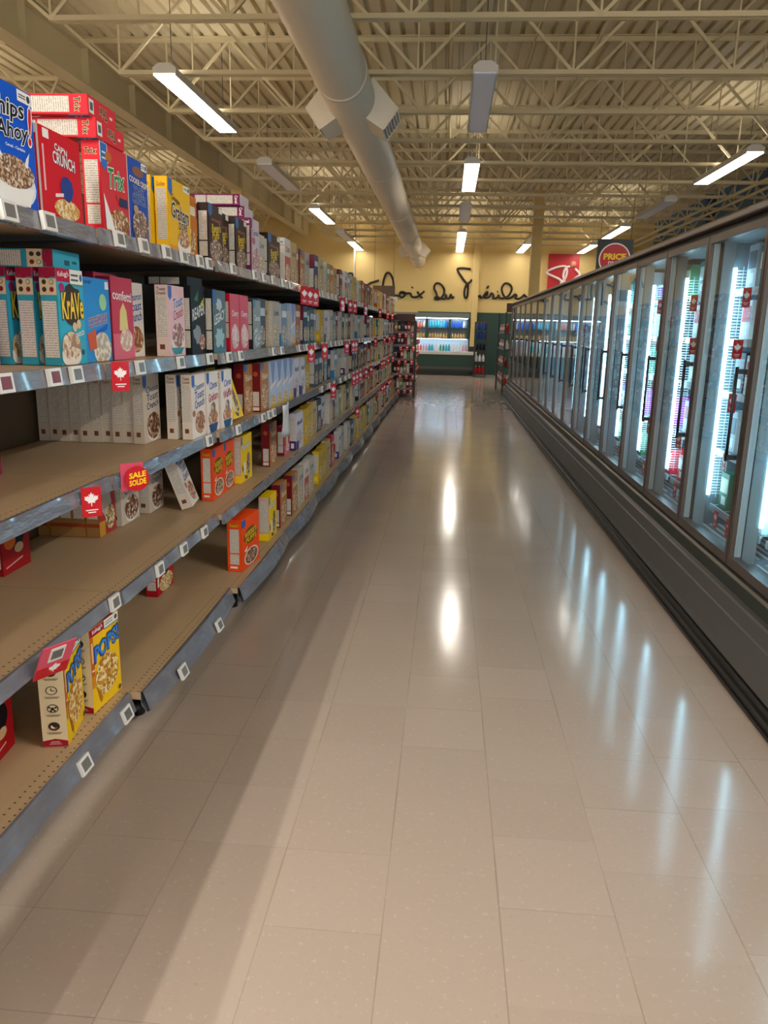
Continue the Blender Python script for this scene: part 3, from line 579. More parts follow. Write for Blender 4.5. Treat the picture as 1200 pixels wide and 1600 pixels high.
# lamps
def lamp(lit):
    e = empty('ceiling_light')
    MB().box(-.125, .125, 0, 2.44, .02, .075, HOUS).add([(-.125, 0, .075), (.125, 0, .075), (.06, 0, .12), (-.06, 0, .12), (-.125, 2.44, .075), (.125, 2.44, .075), (.06, 2.44, .12), (-.06, 2.44, .12)],
        [(0, 1, 2, 3), (7, 6, 5, 4), (0, 3, 7, 4), (1, 5, 6, 2), (3, 2, 6, 7)], HOUS).build('housing', e)
    MB().box(-.112, .112, .01, 2.43, .004, .02, {1: LIT, 2: LITD, 0: UNLIT, 3: LITX, 4: LITN}[lit]).build('lens', e)
    for x in (-.125, .115): MB().box(x, x + .01, 0, 2.44, 0, .02, HOUS).build('side_skirt', e)
    if lit in (1, 2, 4): MB().box(-.03, .03, .1, 2.34, .12, .123, UPL).build('added_uplight', e)  # glowing strip added on top of the housing to brighten the ceiling
    for y in (.25, 2.19): MB().tube([(0, y, .11), (0, y, 1.0)], .004, DARK, 5).build('hanger_wire', e)
    return e
LP = {k: lamp(k) for k in (0, 1, 2, 3, 4)}; used = set()
ROWS = [('centre row over the aisle', .27, [(-.3, 4), (4.25, 0), (8.6, 0), (13.05, 1), (17.35, 0), (21.9, 1), (24.7, 2)]),
        ('left row over the cereal shelves', -3.05, [(-.1, 0), (4.3, 0), (8.65, 1), (13.15, 0), (17.95, 1), (22.1, 0), (24.7, 2)]),
        ('right row behind the freezers', 4.2, [(-.7, 0), (3.6, 1), (7.8, 0), (12.1, 1), (16.35, 0), (20.3, 1), (24.5, 2)]),
        ('short back row', 2.25, [(22.0, 0), (24.6, 2)]),
        ('next aisle leftwards', -6.6, [(2., 1), (9.2, 1), (16.5, 1)]),
        ('row at the far left', -9.8, [(5, 1), (13, 1), (21, 1)]),
        ('added unseen row behind the viewer', None, [(-2.05, 3), (-1.86, 3), (3.62, 3)])]  # unseen tubes added to cast the shadow band on the floor
for row, x, ls in ROWS:
    for i, (y, lit) in enumerate(ls):
        o = LP[lit] if lit not in used else copy_tree(LP[lit]); used.add(lit)
        o.location = (x, y, 4.0) if x is not None else (y, -2.5 if y < 0 else -.6, 4.0)
        if lit == 3: o.scale = (.1 if y < 0 else .2, 1, 1)
        tag(o, '%s linear lamp in the %s, %s from near end' % ('lit white' if lit else 'unlit grey', row, nth(i + 1)), 'ceiling light', 'linear ceiling lamps')

# ------------------------------------------------------------------ left shelving
DZ = [1.795, 1.355, .965, .535, .135]
SHN = ['top shelf', 'second shelf', 'third shelf', 'fourth shelf', 'bottom shelf']
Y0 = .16; BAY = 1.22; NB = 14
def fx(y, k):
    i = 0 if y < 2.6 else 1 if y < 3.82 else 2
    return (-1.15, -1.10, -1.055)[i] if k == 4 else (-1.178, -1.16, -1.13)[i]
def bay(yy):
    e = empty('shelving_unit'); near = yy < 2.6
    fr = fx(yy, 0)
    MB().box(-1.88, -1.85, 0, BAY, .06, 2.12, PEG).build('back_panel', e)
    for y in (.012, BAY - .012): MB().box(-1.85, -1.83, y - .012, y + .012, .02, 2.12, DARK).build('upright', e)
    for k, z in enumerate(DZ):
        f = fx(yy, k)
        m = MB(); m.box(-1.83 - f, -.004, .003, BAY - .003, -.028, 0, DECK)
        s = link('shelf' if k < 4 else 'base_shelf', m.mesh('shelf'), e, (f, 0, z))
        r = MB()
        if k < 4:
            r.prof_y([(-.004, .004), (.008, .004), (.016, -.048), (.004, -.052), (-.004, -.048)], .002, BAY - .002, RAIL)
        else:
            n = 14; pr = [(-.004, .004), (.006, .004), (.03, -.07), (.018, -.078), (-.004, -.05)]
            for i in range(n):
                ya, yb = .004 + (BAY - .008) * i / n, .004 + (BAY - .008) * (i + 1) / n
                oa, ob = [.03 * math.sin(PI * t / n) if not near else 0 for t in (i, i + 1)]
                vs = [(px + oa * (1 if j in (2, 3) else .5), ya, pz) for j, (px, pz) in enumerate(pr)] + [(px + ob * (1 if j in (2, 3) else .5), yb, pz) for j, (px, pz) in enumerate(pr)]
                r.add(vs, [(j, (j + 1) % 5, 5 + (j + 1) % 5, 5 + j) for j in range(5)], RAIL)
        r.build('price_rail', s)
        if k < 4:
            for y in (.03, BAY - .03): MB().plate([(-1.83 - f, -.065), (-1.83 - f, -.028), (-.05, -.028), (-.05, -.04)], 'y', y - .006, y + .006, DARK).build('shelf_bracket', s)
    f = fx(yy, 4)
    MB().box(-1.85, f - .12, 0, BAY, 0, .1, DARK).build('kick_plate', e)
    for y in (.1, BAY - .1): MB().lathe([(.03, 0), (.03, .05)], BLACK, 10, (f - .06, y, 0)).build('levelling_foot', e)
    return e
pn = bay(1); pm = bay(3); pf = bay(5)
for i in range(NB):
    y = Y0 + BAY * i
    o = [pn, copy_tree(pn) if i == 1 else None, pm, pf][i] if i < 4 else copy_tree(pf)
    o.location = (0, y, 0)
    tag(o, 'tan steel shelving bay of five shelves on the left, %s from near end' % nth(i + 1), 'shelving', 'left shelving bays')

G1, G2, G3, G4, G5 = [('cereal boxes on the ' + s) for s in SHN]
z1, z2, z3, z4, z5 = DZ
# top shelf, nearest boxes
put_box('blue', -1.205, 2.06, z1, 'large bright blue cookie cereal box, nearest on the top shelf', G1)
put_box('crunchred', -1.205, 2.335, z1, 'squat red cereal box beside the large blue box on top shelf', G1)
put_box('trix', -1.205, 2.745, z1, 'red fruit cereal box upright under two lying red boxes', G1)
put_box('trix', -1.2, 2.72, z1 + .303, 'red box lying flat, lower of two on top shelf', G1, lying=True)
put_box('trix', -1.215, 2.69, z1 + .303 + .064, 'red box lying flat, topmost of the red stack', G1, lying=True, rz=.02)
put_box('cookieblue', -1.205, 2.985, z1, 'narrow blue cereal box between red and yellow boxes on top', G1)
put_box('graham', -1.2, 3.385, z1, 'yellow graham cereal box in front on the top shelf', G1)
put_box('graham', -1.262, 3.36, z1, 'yellow cereal box directly behind the front yellow graham box', G1)
put_box('orangebox', -1.24, 3.69, z1, 'orange edged box just past the yellow graham box on top', G1)
put_box('brownpuff', -1.185, 3.905, z1, 'dark brown puffs box, first after the yellow boxes', G1)
put_box('brownpuff', -1.22, 4.15, z1, 'dark brown puffs box set back, middle of three on top', G1)
put_box('brownpuff', -1.185, 4.4, z1, 'dark brown puffs box just before the purple boxes', G1)
put_box('purple', -1.165, 4.66, z1, 'purple spined box upright under the lying purple boxes', G1)
put_box('purple', -1.228, 4.66, z1, 'purple spined box directly behind the upright purple one', G1)
put_box('purple', -1.2, 4.66, z1 + .307, 'purple box lying flat, lower of the purple pair', G1, lying=True)
put_box('purple', -1.22, 4.64, z1 + .307 + .062, 'purple box lying flat on top of purple stack', G1, lying=True)
put_box('paper', -1.17, 4.875, z1, 'off-white box squeezed between purple and dark brown boxes', G1, dims=(.15, .24, .055))
put_box('brownpuff', -1.165, 5.1, z1, 'wide dark brown puffs box with yellow lettering facing the aisle', G1, dims=(.36, .275, .055))
put_box('whitered', -1.165, 5.62, z1, 'white box with red lower half after the dark brown box', G1)
# second shelf
for k in range(4):
    put_box('tealbear', -1.235 - .083 * k, 2.44 + .012 * (k % 2), z2, ['teal box with yellow lettering at the front of the second shelf', 'teal box first behind the front teal box', 'teal box second behind the front teal box', 'teal box third behind the front teal box'][k], G2)
put_box('tealbear', -1.25, 2.46, z2 + .306, 'teal box lying flat on the standing teal boxes', G2, lying=True)
put_box('dogblue', -1.25, 2.645, z2, 'sky blue cereal box beside the front teal box', G2)
put_box('confetti', -1.245, 2.865, z2, 'pinkish red confetti box beside the sky blue box', G2)
put_box('confetti', -1.305, 2.86, z2 + .0, 'pinkish red box directly behind the confetti box', G2, dims=(.2, .32, .05))
put_box('cinnawhite', -1.3, 3.105, z2, 'beige spined box set back after the pinkish red boxes', G2)
put_box('plum', -1.25, 3.2, z2, 'dark plum box before the pale pink toast box', G2, dims=(.19, .29, .05)) if False else None
put_box('pinktoast', -1.2, 3.335, z2, 'pale pink toast cereal box on the second shelf', G2)
put_box('reaper', -1.18, 3.58, z2, 'black box with white jagged lettering on the second shelf', G2)
put_box('iceblue', -1.15, 3.82, z2, 'icy blue grey box with black spine on second shelf', G2)
put_box('reaper', -1.2, 3.6, z2 + .312, 'black box lying flat atop the standing black box', G2, lying=True, dims=(.22, .2, .04))
put_box('cheerpink', -1.15, 4.125, z2, 'pink cereal box with red spine, nearer of the pair', G2)
put_box('cheerpink', -1.15, 4.32, z2, 'pink cereal box, farther of the pink pair', G2)
put_box('greybox', -1.15, 4.62, z2, 'blue grey box with dark banded spine on second shelf', G2)
put_box('slate', -1.17, 4.83, z2, 'slate box next to the blue grey banded box', G2)
# third shelf
for k in range(10):
    put_box('cinnachoco', -1.335 - .0495 * k, 3.345 + (0, .012, .004, .016, .007)[k % 5], z3, 'beige chocolate toast box at the front of the deep row, third shelf' if k == 0 else 'beige box in the deep row, %s behind the front one' % nth(k), G3)
put_box('cinnawhite', -1.172, 3.52, z3, 'white toast box with blue lettering, nearest of three fronts', G3)
put_box('cinnawhite', -1.245, 3.52, z3, 'white toast box set behind the nearest of three fronts', G3)
put_box('churros', -1.168, 3.735, z3, 'white graham box with red lettering, middle of three fronts', G3)
put_box('wildberry', -1.155, 3.945, z3, 'white waffle box with red lettering, last of three fronts', G3)
put_box('nesyellow', -1.16, 4.2, z3, 'bright yellow box tipped back, front of leaning pair', G3, lean=.3, dims=(.21, .285, .06))
put_box('nesyellow', -1.235, 4.18, z3, 'bright yellow box tipped back behind the leaning front one', G3, lean=.3, dims=(.21, .285, .06))
put_box('redbrown', -1.2, 4.57, z3, 'maroon box standing against the leaning yellow boxes', G3)
put_box('redbrown', -1.15, 4.78, z3, 'maroon box with white spine label before the blue boxes', G3)
for k in range(4): put_box('bluestripe', -1.145, 5.02 + .2 * k, z3, 'pale blue box in a row of four, %s from near end' % nth(k + 1), G3)
put_box('lilac', -1.145, 5.84, z3, 'lilac box with purple spine foot, nearer of two', G3)
put_box('lilac', -1.145, 6.1, z3, 'lilac box with purple spine foot, farther of two', G3)
put_box('magenta', -1.55, 2.37, z3, 'dark magenta box edge at the left of the third shelf', G3)
put_box('pinkbox', -1.43, 2.22, z2, 'pale pink box nearest on the second shelf', G2, dims=(.2, .27, .05))
# fourth shelf
for k in range(5):
    put_box('tanbrown', -1.545 - .0605 * k - (.004 if k else 0), 3.29, z4, 'red and tan box at front of its row, fourth shelf' if k == 0 else 'brown spined box %s behind the red and tan box' % nth(k), G4, dims=(.18, .29, .06) if k < 3 else (.18, .29, .045))
put_box('cinnachoco', -1.53, 3.5, z4, 'beige toast box under the round sale sign, fourth shelf', G4, dims=(.22, .3, .065))
put_box('cinnachoco', -1.5, 3.78, z4, 'beige toast box half hidden past the sale sign', G4, dims=(.2, .3, .06))
put_box('cinnawhite', -1.32, 3.88, z4, 'white toast box tipped back on the fourth shelf', G4, lean=.34, dims=(.2, .29, .06), rz=.15)
put_box('orangepuff', -1.27, 4.13, z4, 'bright orange puffs box, nearer one on the fourth shelf', G4)
put_box('orangepuff', -1.275, 4.365, z4, 'bright orange puffs box, farther one on the fourth shelf', G4)
put_box('nesyellow', -1.24, 4.62, z4, 'bright yellow chocolate cereal box on the fourth shelf', G4, dims=(.27, .29, .065))
put_box('paper', -1.4, 5.0, z4, 'off-white spined box set back after the yellow box', G4)
put_box('redbrown', -1.2, 5.24, z4, 'maroon box with white foot label on the fourth shelf', G4)
put_box('confetti', -1.2, 5.72, z4, 'pinkish red box behind the hanging white paper', G4, dims=(.2, .22, .055))
put_box('lilac', -1.16, 5.98, z4, 'lilac grey box right of the hanging paper, fourth shelf', G4, dims=(.3, .29, .05))
put_box('reddark', -1.66, 2.7, z4, 'dark red box at the far back of the fourth shelf', G4)
# bottom shelf
put_box('pops', -1.208, 2.195, z5, 'yellow popped cereal box half under the red shelf tag', G5, rz=.2)
put_box('pops', -1.195, 2.425, z5, 'yellow popped cereal box fully visible on bottom shelf', G5, rz=-.06)
put_box('reddark', -1.36, 2.0, z5, 'dark red box with black picture at left of bottom shelf', G5, dims=(.2, .27, .06), rz=.1)
put_box('redsnack', -1.42, 3.63, z5, 'low red box far back on the empty bottom shelf', G5)
put_box('cinnachoco', -1.55, 3.25, z5, 'beige box in the shadow behind the yellow boxes', G5, dims=(.2, .16, .05))
put_box('orangepuff', -1.09, 4.1, z5, 'bright orange puffs box turned slightly on bottom shelf', G5, dims=(.29, .3, .085), rz=-.1)
put_box('nesyellow', -1.1, 4.75, z5, 'bright yellow box with blue title on bottom shelf', G5)
put_box('redbrown', -1.1, 5.1, z5, 'maroon box with amber front, nearer on bottom shelf', G5)
put_box('redbrown', -1.09, 5.46, z5, 'maroon box with amber front, farther on bottom shelf', G5)
for k in range(3): put_box('whitered' if k == 1 else 'paper', -1.09, 5.72 + .24 * k, z5, 'white box after the maroon boxes on bottom shelf, %s of three' % nth(k + 1), G5)

# the rest of the run
FILL = {0: ['cream', 'rust', 'redbrown', 'paper', 'navybox', 'cream', 'brownpuff', 'sage', 'orangebox', 'gold', 'cream', 'plum', 'whitered', 'steelblue', 'paper', 'gold', 'cream', 'plum', 'sage', 'rust'],
        1: ['cream', 'paper', 'steelblue', 'bluestripe', 'rust', 'navybox', 'teal', 'slate', 'steelblue', 'gold', 'lilac', 'paper', 'greybox', 'plum', 'paper', 'slate', 'sage', 'plum', 'teal', 'paper'],
        2: ['gold', 'gold', 'slate', 'slate', 'paper', 'greybox', 'navybox', 'steelblue', 'paper', 'slate', 'lilac', 'cream', 'greybox', 'navybox', 'paper', 'slate'],
        3: ['gold', 'gold', 'cream', 'slate', 'steelblue', 'lilac', 'paper', 'plum', 'greybox', 'sage', 'redbrown', 'cream', 'slate', 'gold', 'paper', 'sage'],
        4: ['teal', 'gold', 'gold', 'cream', 'confetti', 'redsnack', 'lilac', 'paper', 'navybox', 'paper', 'slate', 'greybox', 'nesyellow', 'nesyellow', 'paper', 'gold', 'sage']}
START = {0: 5.88, 1: 5.06, 2: 6.4, 3: 6.34, 4: 6.45}
rnd = random.Random(21)
for k in range(5):
    y = START[k]; i = 0; cnt = {}
    while y < 17.0:
        dn = FILL[k][i % len(FILL[k])] if i < len(FILL[k]) else rnd.choice(FILL[k] + ['redbrown', 'plum', 'navybox', 'rust', 'brownpuff', 'plum', 'reddark'])
        d = D[dn]; w = d['w']
        if y + w > 17.2: break
        cnt[dn] = cnt.get(dn, 0) + 1
        h = min(d['h'], .30)
        put_box(dn, fx(5, k) - .03 - rnd.choice((0, .01, .02, .05)), y, DZ[k], '%s cereal box, %s of that colour along the far %s' % (LOOK[dn], nth(cnt[dn]), SHN[k]), 'cereal boxes on the ' + SHN[k], split=False)
        y += w + rnd.choice((.012, .02, .045, .075)); i += 1

# price labels and tags on the rails
def label_proto(scr):
    o = MB().box(-.006, .006, -.036, .036, -.026, .026, WHITE).build('price_label')
    MB().box(.006, .0068, -.024, .024, -.017, .017, scr).build('screen', o)
    return o
LPR = {0: label_proto(SCREEN), 1: label_proto(SCREENR)}; ul = set()
def plabel(k, y, i, c=0):
    o = LPR[c] if c not in ul else copy_tree(LPR[c]); ul.add(c)
    f = fx(y, k) + (.02 if k < 4 else .06 - (.035 if y < 2.6 else 0))
    o.location = (f, y, DZ[k] - (.02 if k < 4 else .045)); o.rotation_euler = (0, -.12 if k < 4 else -.35, 0)
    tag(o, 'white price label clipped to the %s rail, %s from near end' % (SHN[k], nth(i)), 'price label', 'price labels on the ' + SHN[k])
LY = {0: [2.06, 2.27, 2.72, 2.94, 3.18, 3.39, 3.61, 3.75, 4.06, 4.52, 4.75, 5.0, 5.3, 5.55], 1: [1.97, 2.235, 2.375, 2.85, 3.3, 3.72, 3.95, 4.18, 5.0, 5.25, 5.9, 6.2, 6.6], 2: [3.67, 4.1, 4.68, 4.85, 4.98], 3: [2.55, 2.95, 3.25, 3.55], 4: [2.18, 2.52, 2.9, 3.42]}
for k in range(5):
    ys = list(LY[k])
    if k < 3:
        y = 7.0
        while y < 15: ys.append(y + rnd.uniform(-.05, .05)); y += .27 if k < 2 else .4
    for i, y in enumerate(ys): plabel(k, y, i + 1, 1 if (k == 1 and i in (0, 1)) else 0)
def leafm(mb, cy, cz, s, x, m): mb.plate([(cy + a * s, cz + b * s) for a, b in LEAF], 'x', x, x + .0006, m)
def tag_proto():
    o = MB().box(-.001, .001, -.036, .036, -.1, .012, RED).build('shelf_tag')
    m = MB(); leafm(m, 0, -.034, .027, .001, TAGW); m.build('leaf_emblem', o)
    m = MB(); m.box(.001, .0014, -.022, .022, -.076, -.072, TAGW); m.box(.001, .0014, -.014, .014, -.085, -.081, TAGW); m.build('lettering', o)
    MB().box(-.006, -.001, -.03, .03, -.008, .012, PINKP).build('clip', o)
    return o
TP = tag_proto(); first = True
def stag(k, y, label, ry=0., rz=0., dz=0., sc=1.):
    global first
    o = TP if first else copy_tree(TP); first = False
    o.location = (fx(y, k) + .044, y, DZ[k] - .02 + dz); o.rotation_euler = (0, ry, rz); o.scale = (sc,) * 3
    tag(o, label, 'shelf tag', 'red maple leaf shelf tags')
stag(1, 2.61, 'red maple leaf tag hanging under the sky blue cereal box', 0, -.75, .02, .88)
stag(2, 2.37, 'red maple leaf tag left of the round sale sign', 0, -.85, .02, .88)
for k, ys, nm in ((0, (5.95, 6.2, 6.45, 8.1, 8.75, 9.2, 10.4, 12.6, 14.2, 15.4), 'top shelf'), (1, (6.25, 6.95, 8.5, 9.1, 9.35, 11.9, 13.6, 14.8, 15.9), 'second shelf'), (2, (7.5, 9.2, 9.5, 9.9, 10.6, 11.3, 13.2, 13.6, 14.6, 15.8), 'third shelf'), (3, (9.6, 13.4, 13.8, 14.9, 15.3), 'fourth shelf')):
    for i, y in enumerate(ys): stag(k, y, 'small red tag on the far %s rail, %s from near end' % (nm, nth(i + 1)), 0, -.5, 0, 1.2)
o = MB().box(-.002, .002, -.05, .06, -.1, .03, PINKP).build('price_holder', None, (-1.094, 2.0, .566)); o.rotation_euler = (0, .5, -.5)
MB().box(.002, .004, -.02, .028, -.035, .02, WHITE).build('price_card', o); MB().box(.004, .0045, -.014, .022, -.025, .01, SCREEN).build('barcode_print', o)
m = MB(); m.box(.002, .0026, -.05, .06, -.1, -.055, RED); m.build('red_band', o); m = MB(); leafm(m, .01, -.068, .02, .0028, TAGW); m.build('leaf_emblem', o)
tag(o, 'crumpled red price holder hanging over the near yellow cereal box', 'price holder')
e = empty('sale_sign', (-1.088, 2.64, .955)); e.rotation_euler = (0, 0, -.75)
q = [(math.cos(2 * PI * i / 28) * .045, math.sin(2 * PI * i / 28) * .045) for i in range(28)]
MB().plate(q, 'x', 0, .002, RED).build('disc', e)
MB().box(-.016, -.013, -.055, .03, -.045, .055, PINKP).build('holder', e)
m = MB()
for s, a, b in (('SALE', .003, .024), ('SOLDE', -.024, -.002)):
    vs, fs = fit_text(s, -.031, a, .033, b, .04, 0, 0, .1); m.add([(.0026, u, v) for u, v in vs], fs, YEL)
m.build('lettering', e); tag(e, 'round red SALE SOLDE sign clipped to the third shelf rail', 'sale sign')
b = MB(); n = 7; vs = []; fs = []
for i in range(n):
    for j in range(n):
        u, v = i / (n - 1), j / (n - 1); vs.append((.012 * math.sin(u * 5 + v * 3) - .04 * v, u * .26 + v * .1, -v * .25 - .03 * u * 0))
for i in range(n - 1):
    for j in range(n - 1): fs.append((i * n + j, (i + 1) * n + j, (i + 1) * n + j + 1, i * n + j + 1))
b.add(vs, fs, mat('paper_sheet', '#dfe2e6', .35), True); o = b.build('paper_sheet', None, (-1.08, 5.1, .98))
sm = o.modifiers.new('thick', 'SOLIDIFY'); sm.thickness = .0015
tag(o, 'crinkled white paper sheet hanging over the third shelf rail', 'paper sheet')

# ------------------------------------------------------------------ far end of the left run
def rack(name, label, cat, x0, x1, y0, y1, z1, levels, header=None, col=DARK, openside='x', back=False):
    e = empty(name, ((x0 + x1) / 2, y0, 0)); cx = (x0 + x1) / 2
    b = MB()
    for x in (x0 - cx, x1 - cx):
        for y in (0, y1 - y0): b.box(x - .02, x + .02, y - .02, y + .02, 0, z1, col)
    b.build('post', e)
    if back: MB().box(x0 - cx, x1 - cx, y1 - y0 - .02, y1 - y0, .05, z1, col).build('back_panel', e)
    for z in levels:
        link('shelf', MB().box(x0 - cx, x1 - cx, 0, y1 - y0, -.03, 0, col).mesh('shelf'), e, (0, 0, z))
    if header: MB().box(x0 - cx, x1 - cx, -.03, .03, z1, z1 + header, mat('header_board', '#4a2822', .5)).build('header_board', e)
    tag(e, label, cat); return e
jar_c = ['#b8352c', '#d8d2c4', '#c9a23c', '#5c2a20', '#8a9a5a', '#d0603a', '#3a4a6a', '#e0dcd4', '#7a1f2c', '#4a3a30']
def jar_mesh(c, r=.04, h=.15):
    return MB().lathe([(r * .95, 0), (r, .01), (r, h * .72), (r * .7, h * .82), (r * .7, h * .85)], card(c), 10).lathe([(r * .74, h * .85), (r * .74, h)], card('#8c8478'), 10).mesh('jar')
def pouch_mesh(c, w=.13, h=.2):
    return MB().add([(-.03, -w / 2, 0), (.03, -w / 2, 0), (.03, w / 2, 0), (-.03, w / 2, 0), (-.035, -w / 2, h * .5), (.035, -w / 2, h * .5), (.035, w / 2, h * .5), (-.035, w / 2, h * .5), (-.004, -w / 2, h), (.004, -w / 2, h), (.004, w / 2, h), (-.004, w / 2, h)],
        [(3, 2, 1, 0), (0, 1, 5, 4), (1, 2, 6, 5), (2, 3, 7, 6), (3, 0, 4, 7), (4, 5, 9, 8), (5, 6, 10, 9), (6, 7, 11, 10), (7, 4, 8, 11), (8, 9, 10, 11)], card(c)).box(.03, .0365, -w * .34, w * .34, h * .3, h * .6, card('#e4dfd6')).mesh('pouch')
def bottle_mesh(c, r=.035, h=.26, cap='#e8e8e8'):
    return MB().lathe([(r * .9, 0), (r, .012), (r, h * .6), (r * .45, h * .8), (r * .38, h * .92)], card(c), 12).lathe([(r * .42, h * .92), (r * .42, h)], card(cap), 12).mesh('bottle')
JM = [jar_mesh(c) for c in jar_c]; PM = [pouch_mesh(c) for c in jar_c]; CN = ['red', 'white', 'mustard', 'brown', 'olive', 'orange', 'navy', 'pale', 'crimson', 'dark brown']
# protruding end rack and the deeper run behind it
e = rack('display_rack', 'dark display rack with header board at the far left aisle end', 'display rack', -1.66, -.72, 17.35, 17.75, 1.66, (.2, .52, .84, 1.14, 1.42), .14, back=True)
for k, z in enumerate((.2, .52, .84, 1.14, 1.42)):
    MB().box(-.48, .48, -.012, 0, -.04, .01, RAIL).build('price_rail', [c for c in e.children if c.name.startswith('shelf')][k], None)
    for i in range(6):
        c = (k * 3 + i * 7) % 10; po = (k + i) % 3 != 0; o = link('pouch' if po else 'jar', (PM if po else JM)[c], None, (-1.14 + .072 * i, 17.42 if po else 17.46, z + .002))
        if po: o.rotation_euler = (0, 0, -PI / 2); o.scale = (1, .5, 1.1)
        tag(o, '%s %s on the dark end rack, level %d from floor, %s across' % (CN[c], 'pouch' if po else 'jar', k + 1, nth(i + 1)), 'pouch' if po else 'jar', 'goods on the end rack')
    for i in range(3):
        o = copy_tree(TP); o.location = (-1.05 + .14 * i + .03 * (k % 2), 17.315, z - .02); o.rotation_euler = (0, 0, -PI / 2); o.scale = (1, 1, 1)
        tag(o, 'tiny red tag on the dark end rack, level %d from floor, %s across' % (k + 1, nth(i + 1)), 'shelf tag', 'red tags on the end rack')
for bi in range(4):
    y0 = 17.95 + 1.35 * bi; e = empty('shelving_unit', (0, y0, 0))
    MB().box(-1.6, -1.57, 0, 1.33, .05, 1.95, PEG).build('back_panel', e)
    for z in (.13, .5, .86, 1.2, 1.52):
        s = MB().box(-1.57, -.86, 0, 1.33, z - .03, z, DECK).build('shelf', e); MB().box(-.86, -.845, 0, 1.33, z - .045, z + .005, RAIL).build('price_rail', s)
    MB().box(-1.6, -.95, 0, 1.33, 0, .1, DARK).build('kick_plate', e)
    tag(e, 'deeper shelving bay beyond the dark end rack, %s of four' % nth(bi + 1), 'shelving', 'far left shelving bays')
rn = random.Random(5)
for k, z in enumerate((.13, .5, .86, 1.2, 1.52)):
    for i in range(26):
        y = 18.1 + .2 * i; c = rn.randrange(10); j = rn.random() < .45
        o = link('jar' if j else 'pouch', (JM if j else PM)[c], None, (-.93, y, z + .002))
        if not j and k == 0 and i % 5 == 0: pass
        tag(o, '%s %s on the far left run, level %d from floor, %s along' % (CN[c], 'jar' if j else 'pouch', k + 1, nth(i + 1)), 'jar' if j else 'pouch', 'goods on the far left run')
for k, z in enumerate((.5, .86, 1.2, 1.52)):
    for i in range(7):
        o = copy_tree(TP); o.location = (-.82, 18.2 + .72 * i + .1 * k, z - .02); o.rotation_euler = (0, 0, -.6); o.scale = (1, 1, 1)
        tag(o, 'tiny red tag on the far left run, level %d from floor, %s along' % (k + 2, nth(i + 1)), 'shelf tag', 'red tags on the far left run')
# hanging aisle sign above the far shelving
e = empty('aisle_sign', (-1.72, 21.0, 0)); MB().box(-.29, .29, -.01, .01, 2.3, 2.57, SIGNB).build('board', e); MB().box(-.1, .36, -.012, .012, 2.19, 2.29, mat('paper_white', '#d8dcd8', .5)).build('paper_strip', e)
for x in (-.25, .25): MB().tube([(x, 0, 2.57), (x, 0, 4.13)], .004, DARK, 5).build('hanger_wire', e)
tag(e, 'blank brown hanging sign above the far end of the cereal shelves', 'aisle sign')

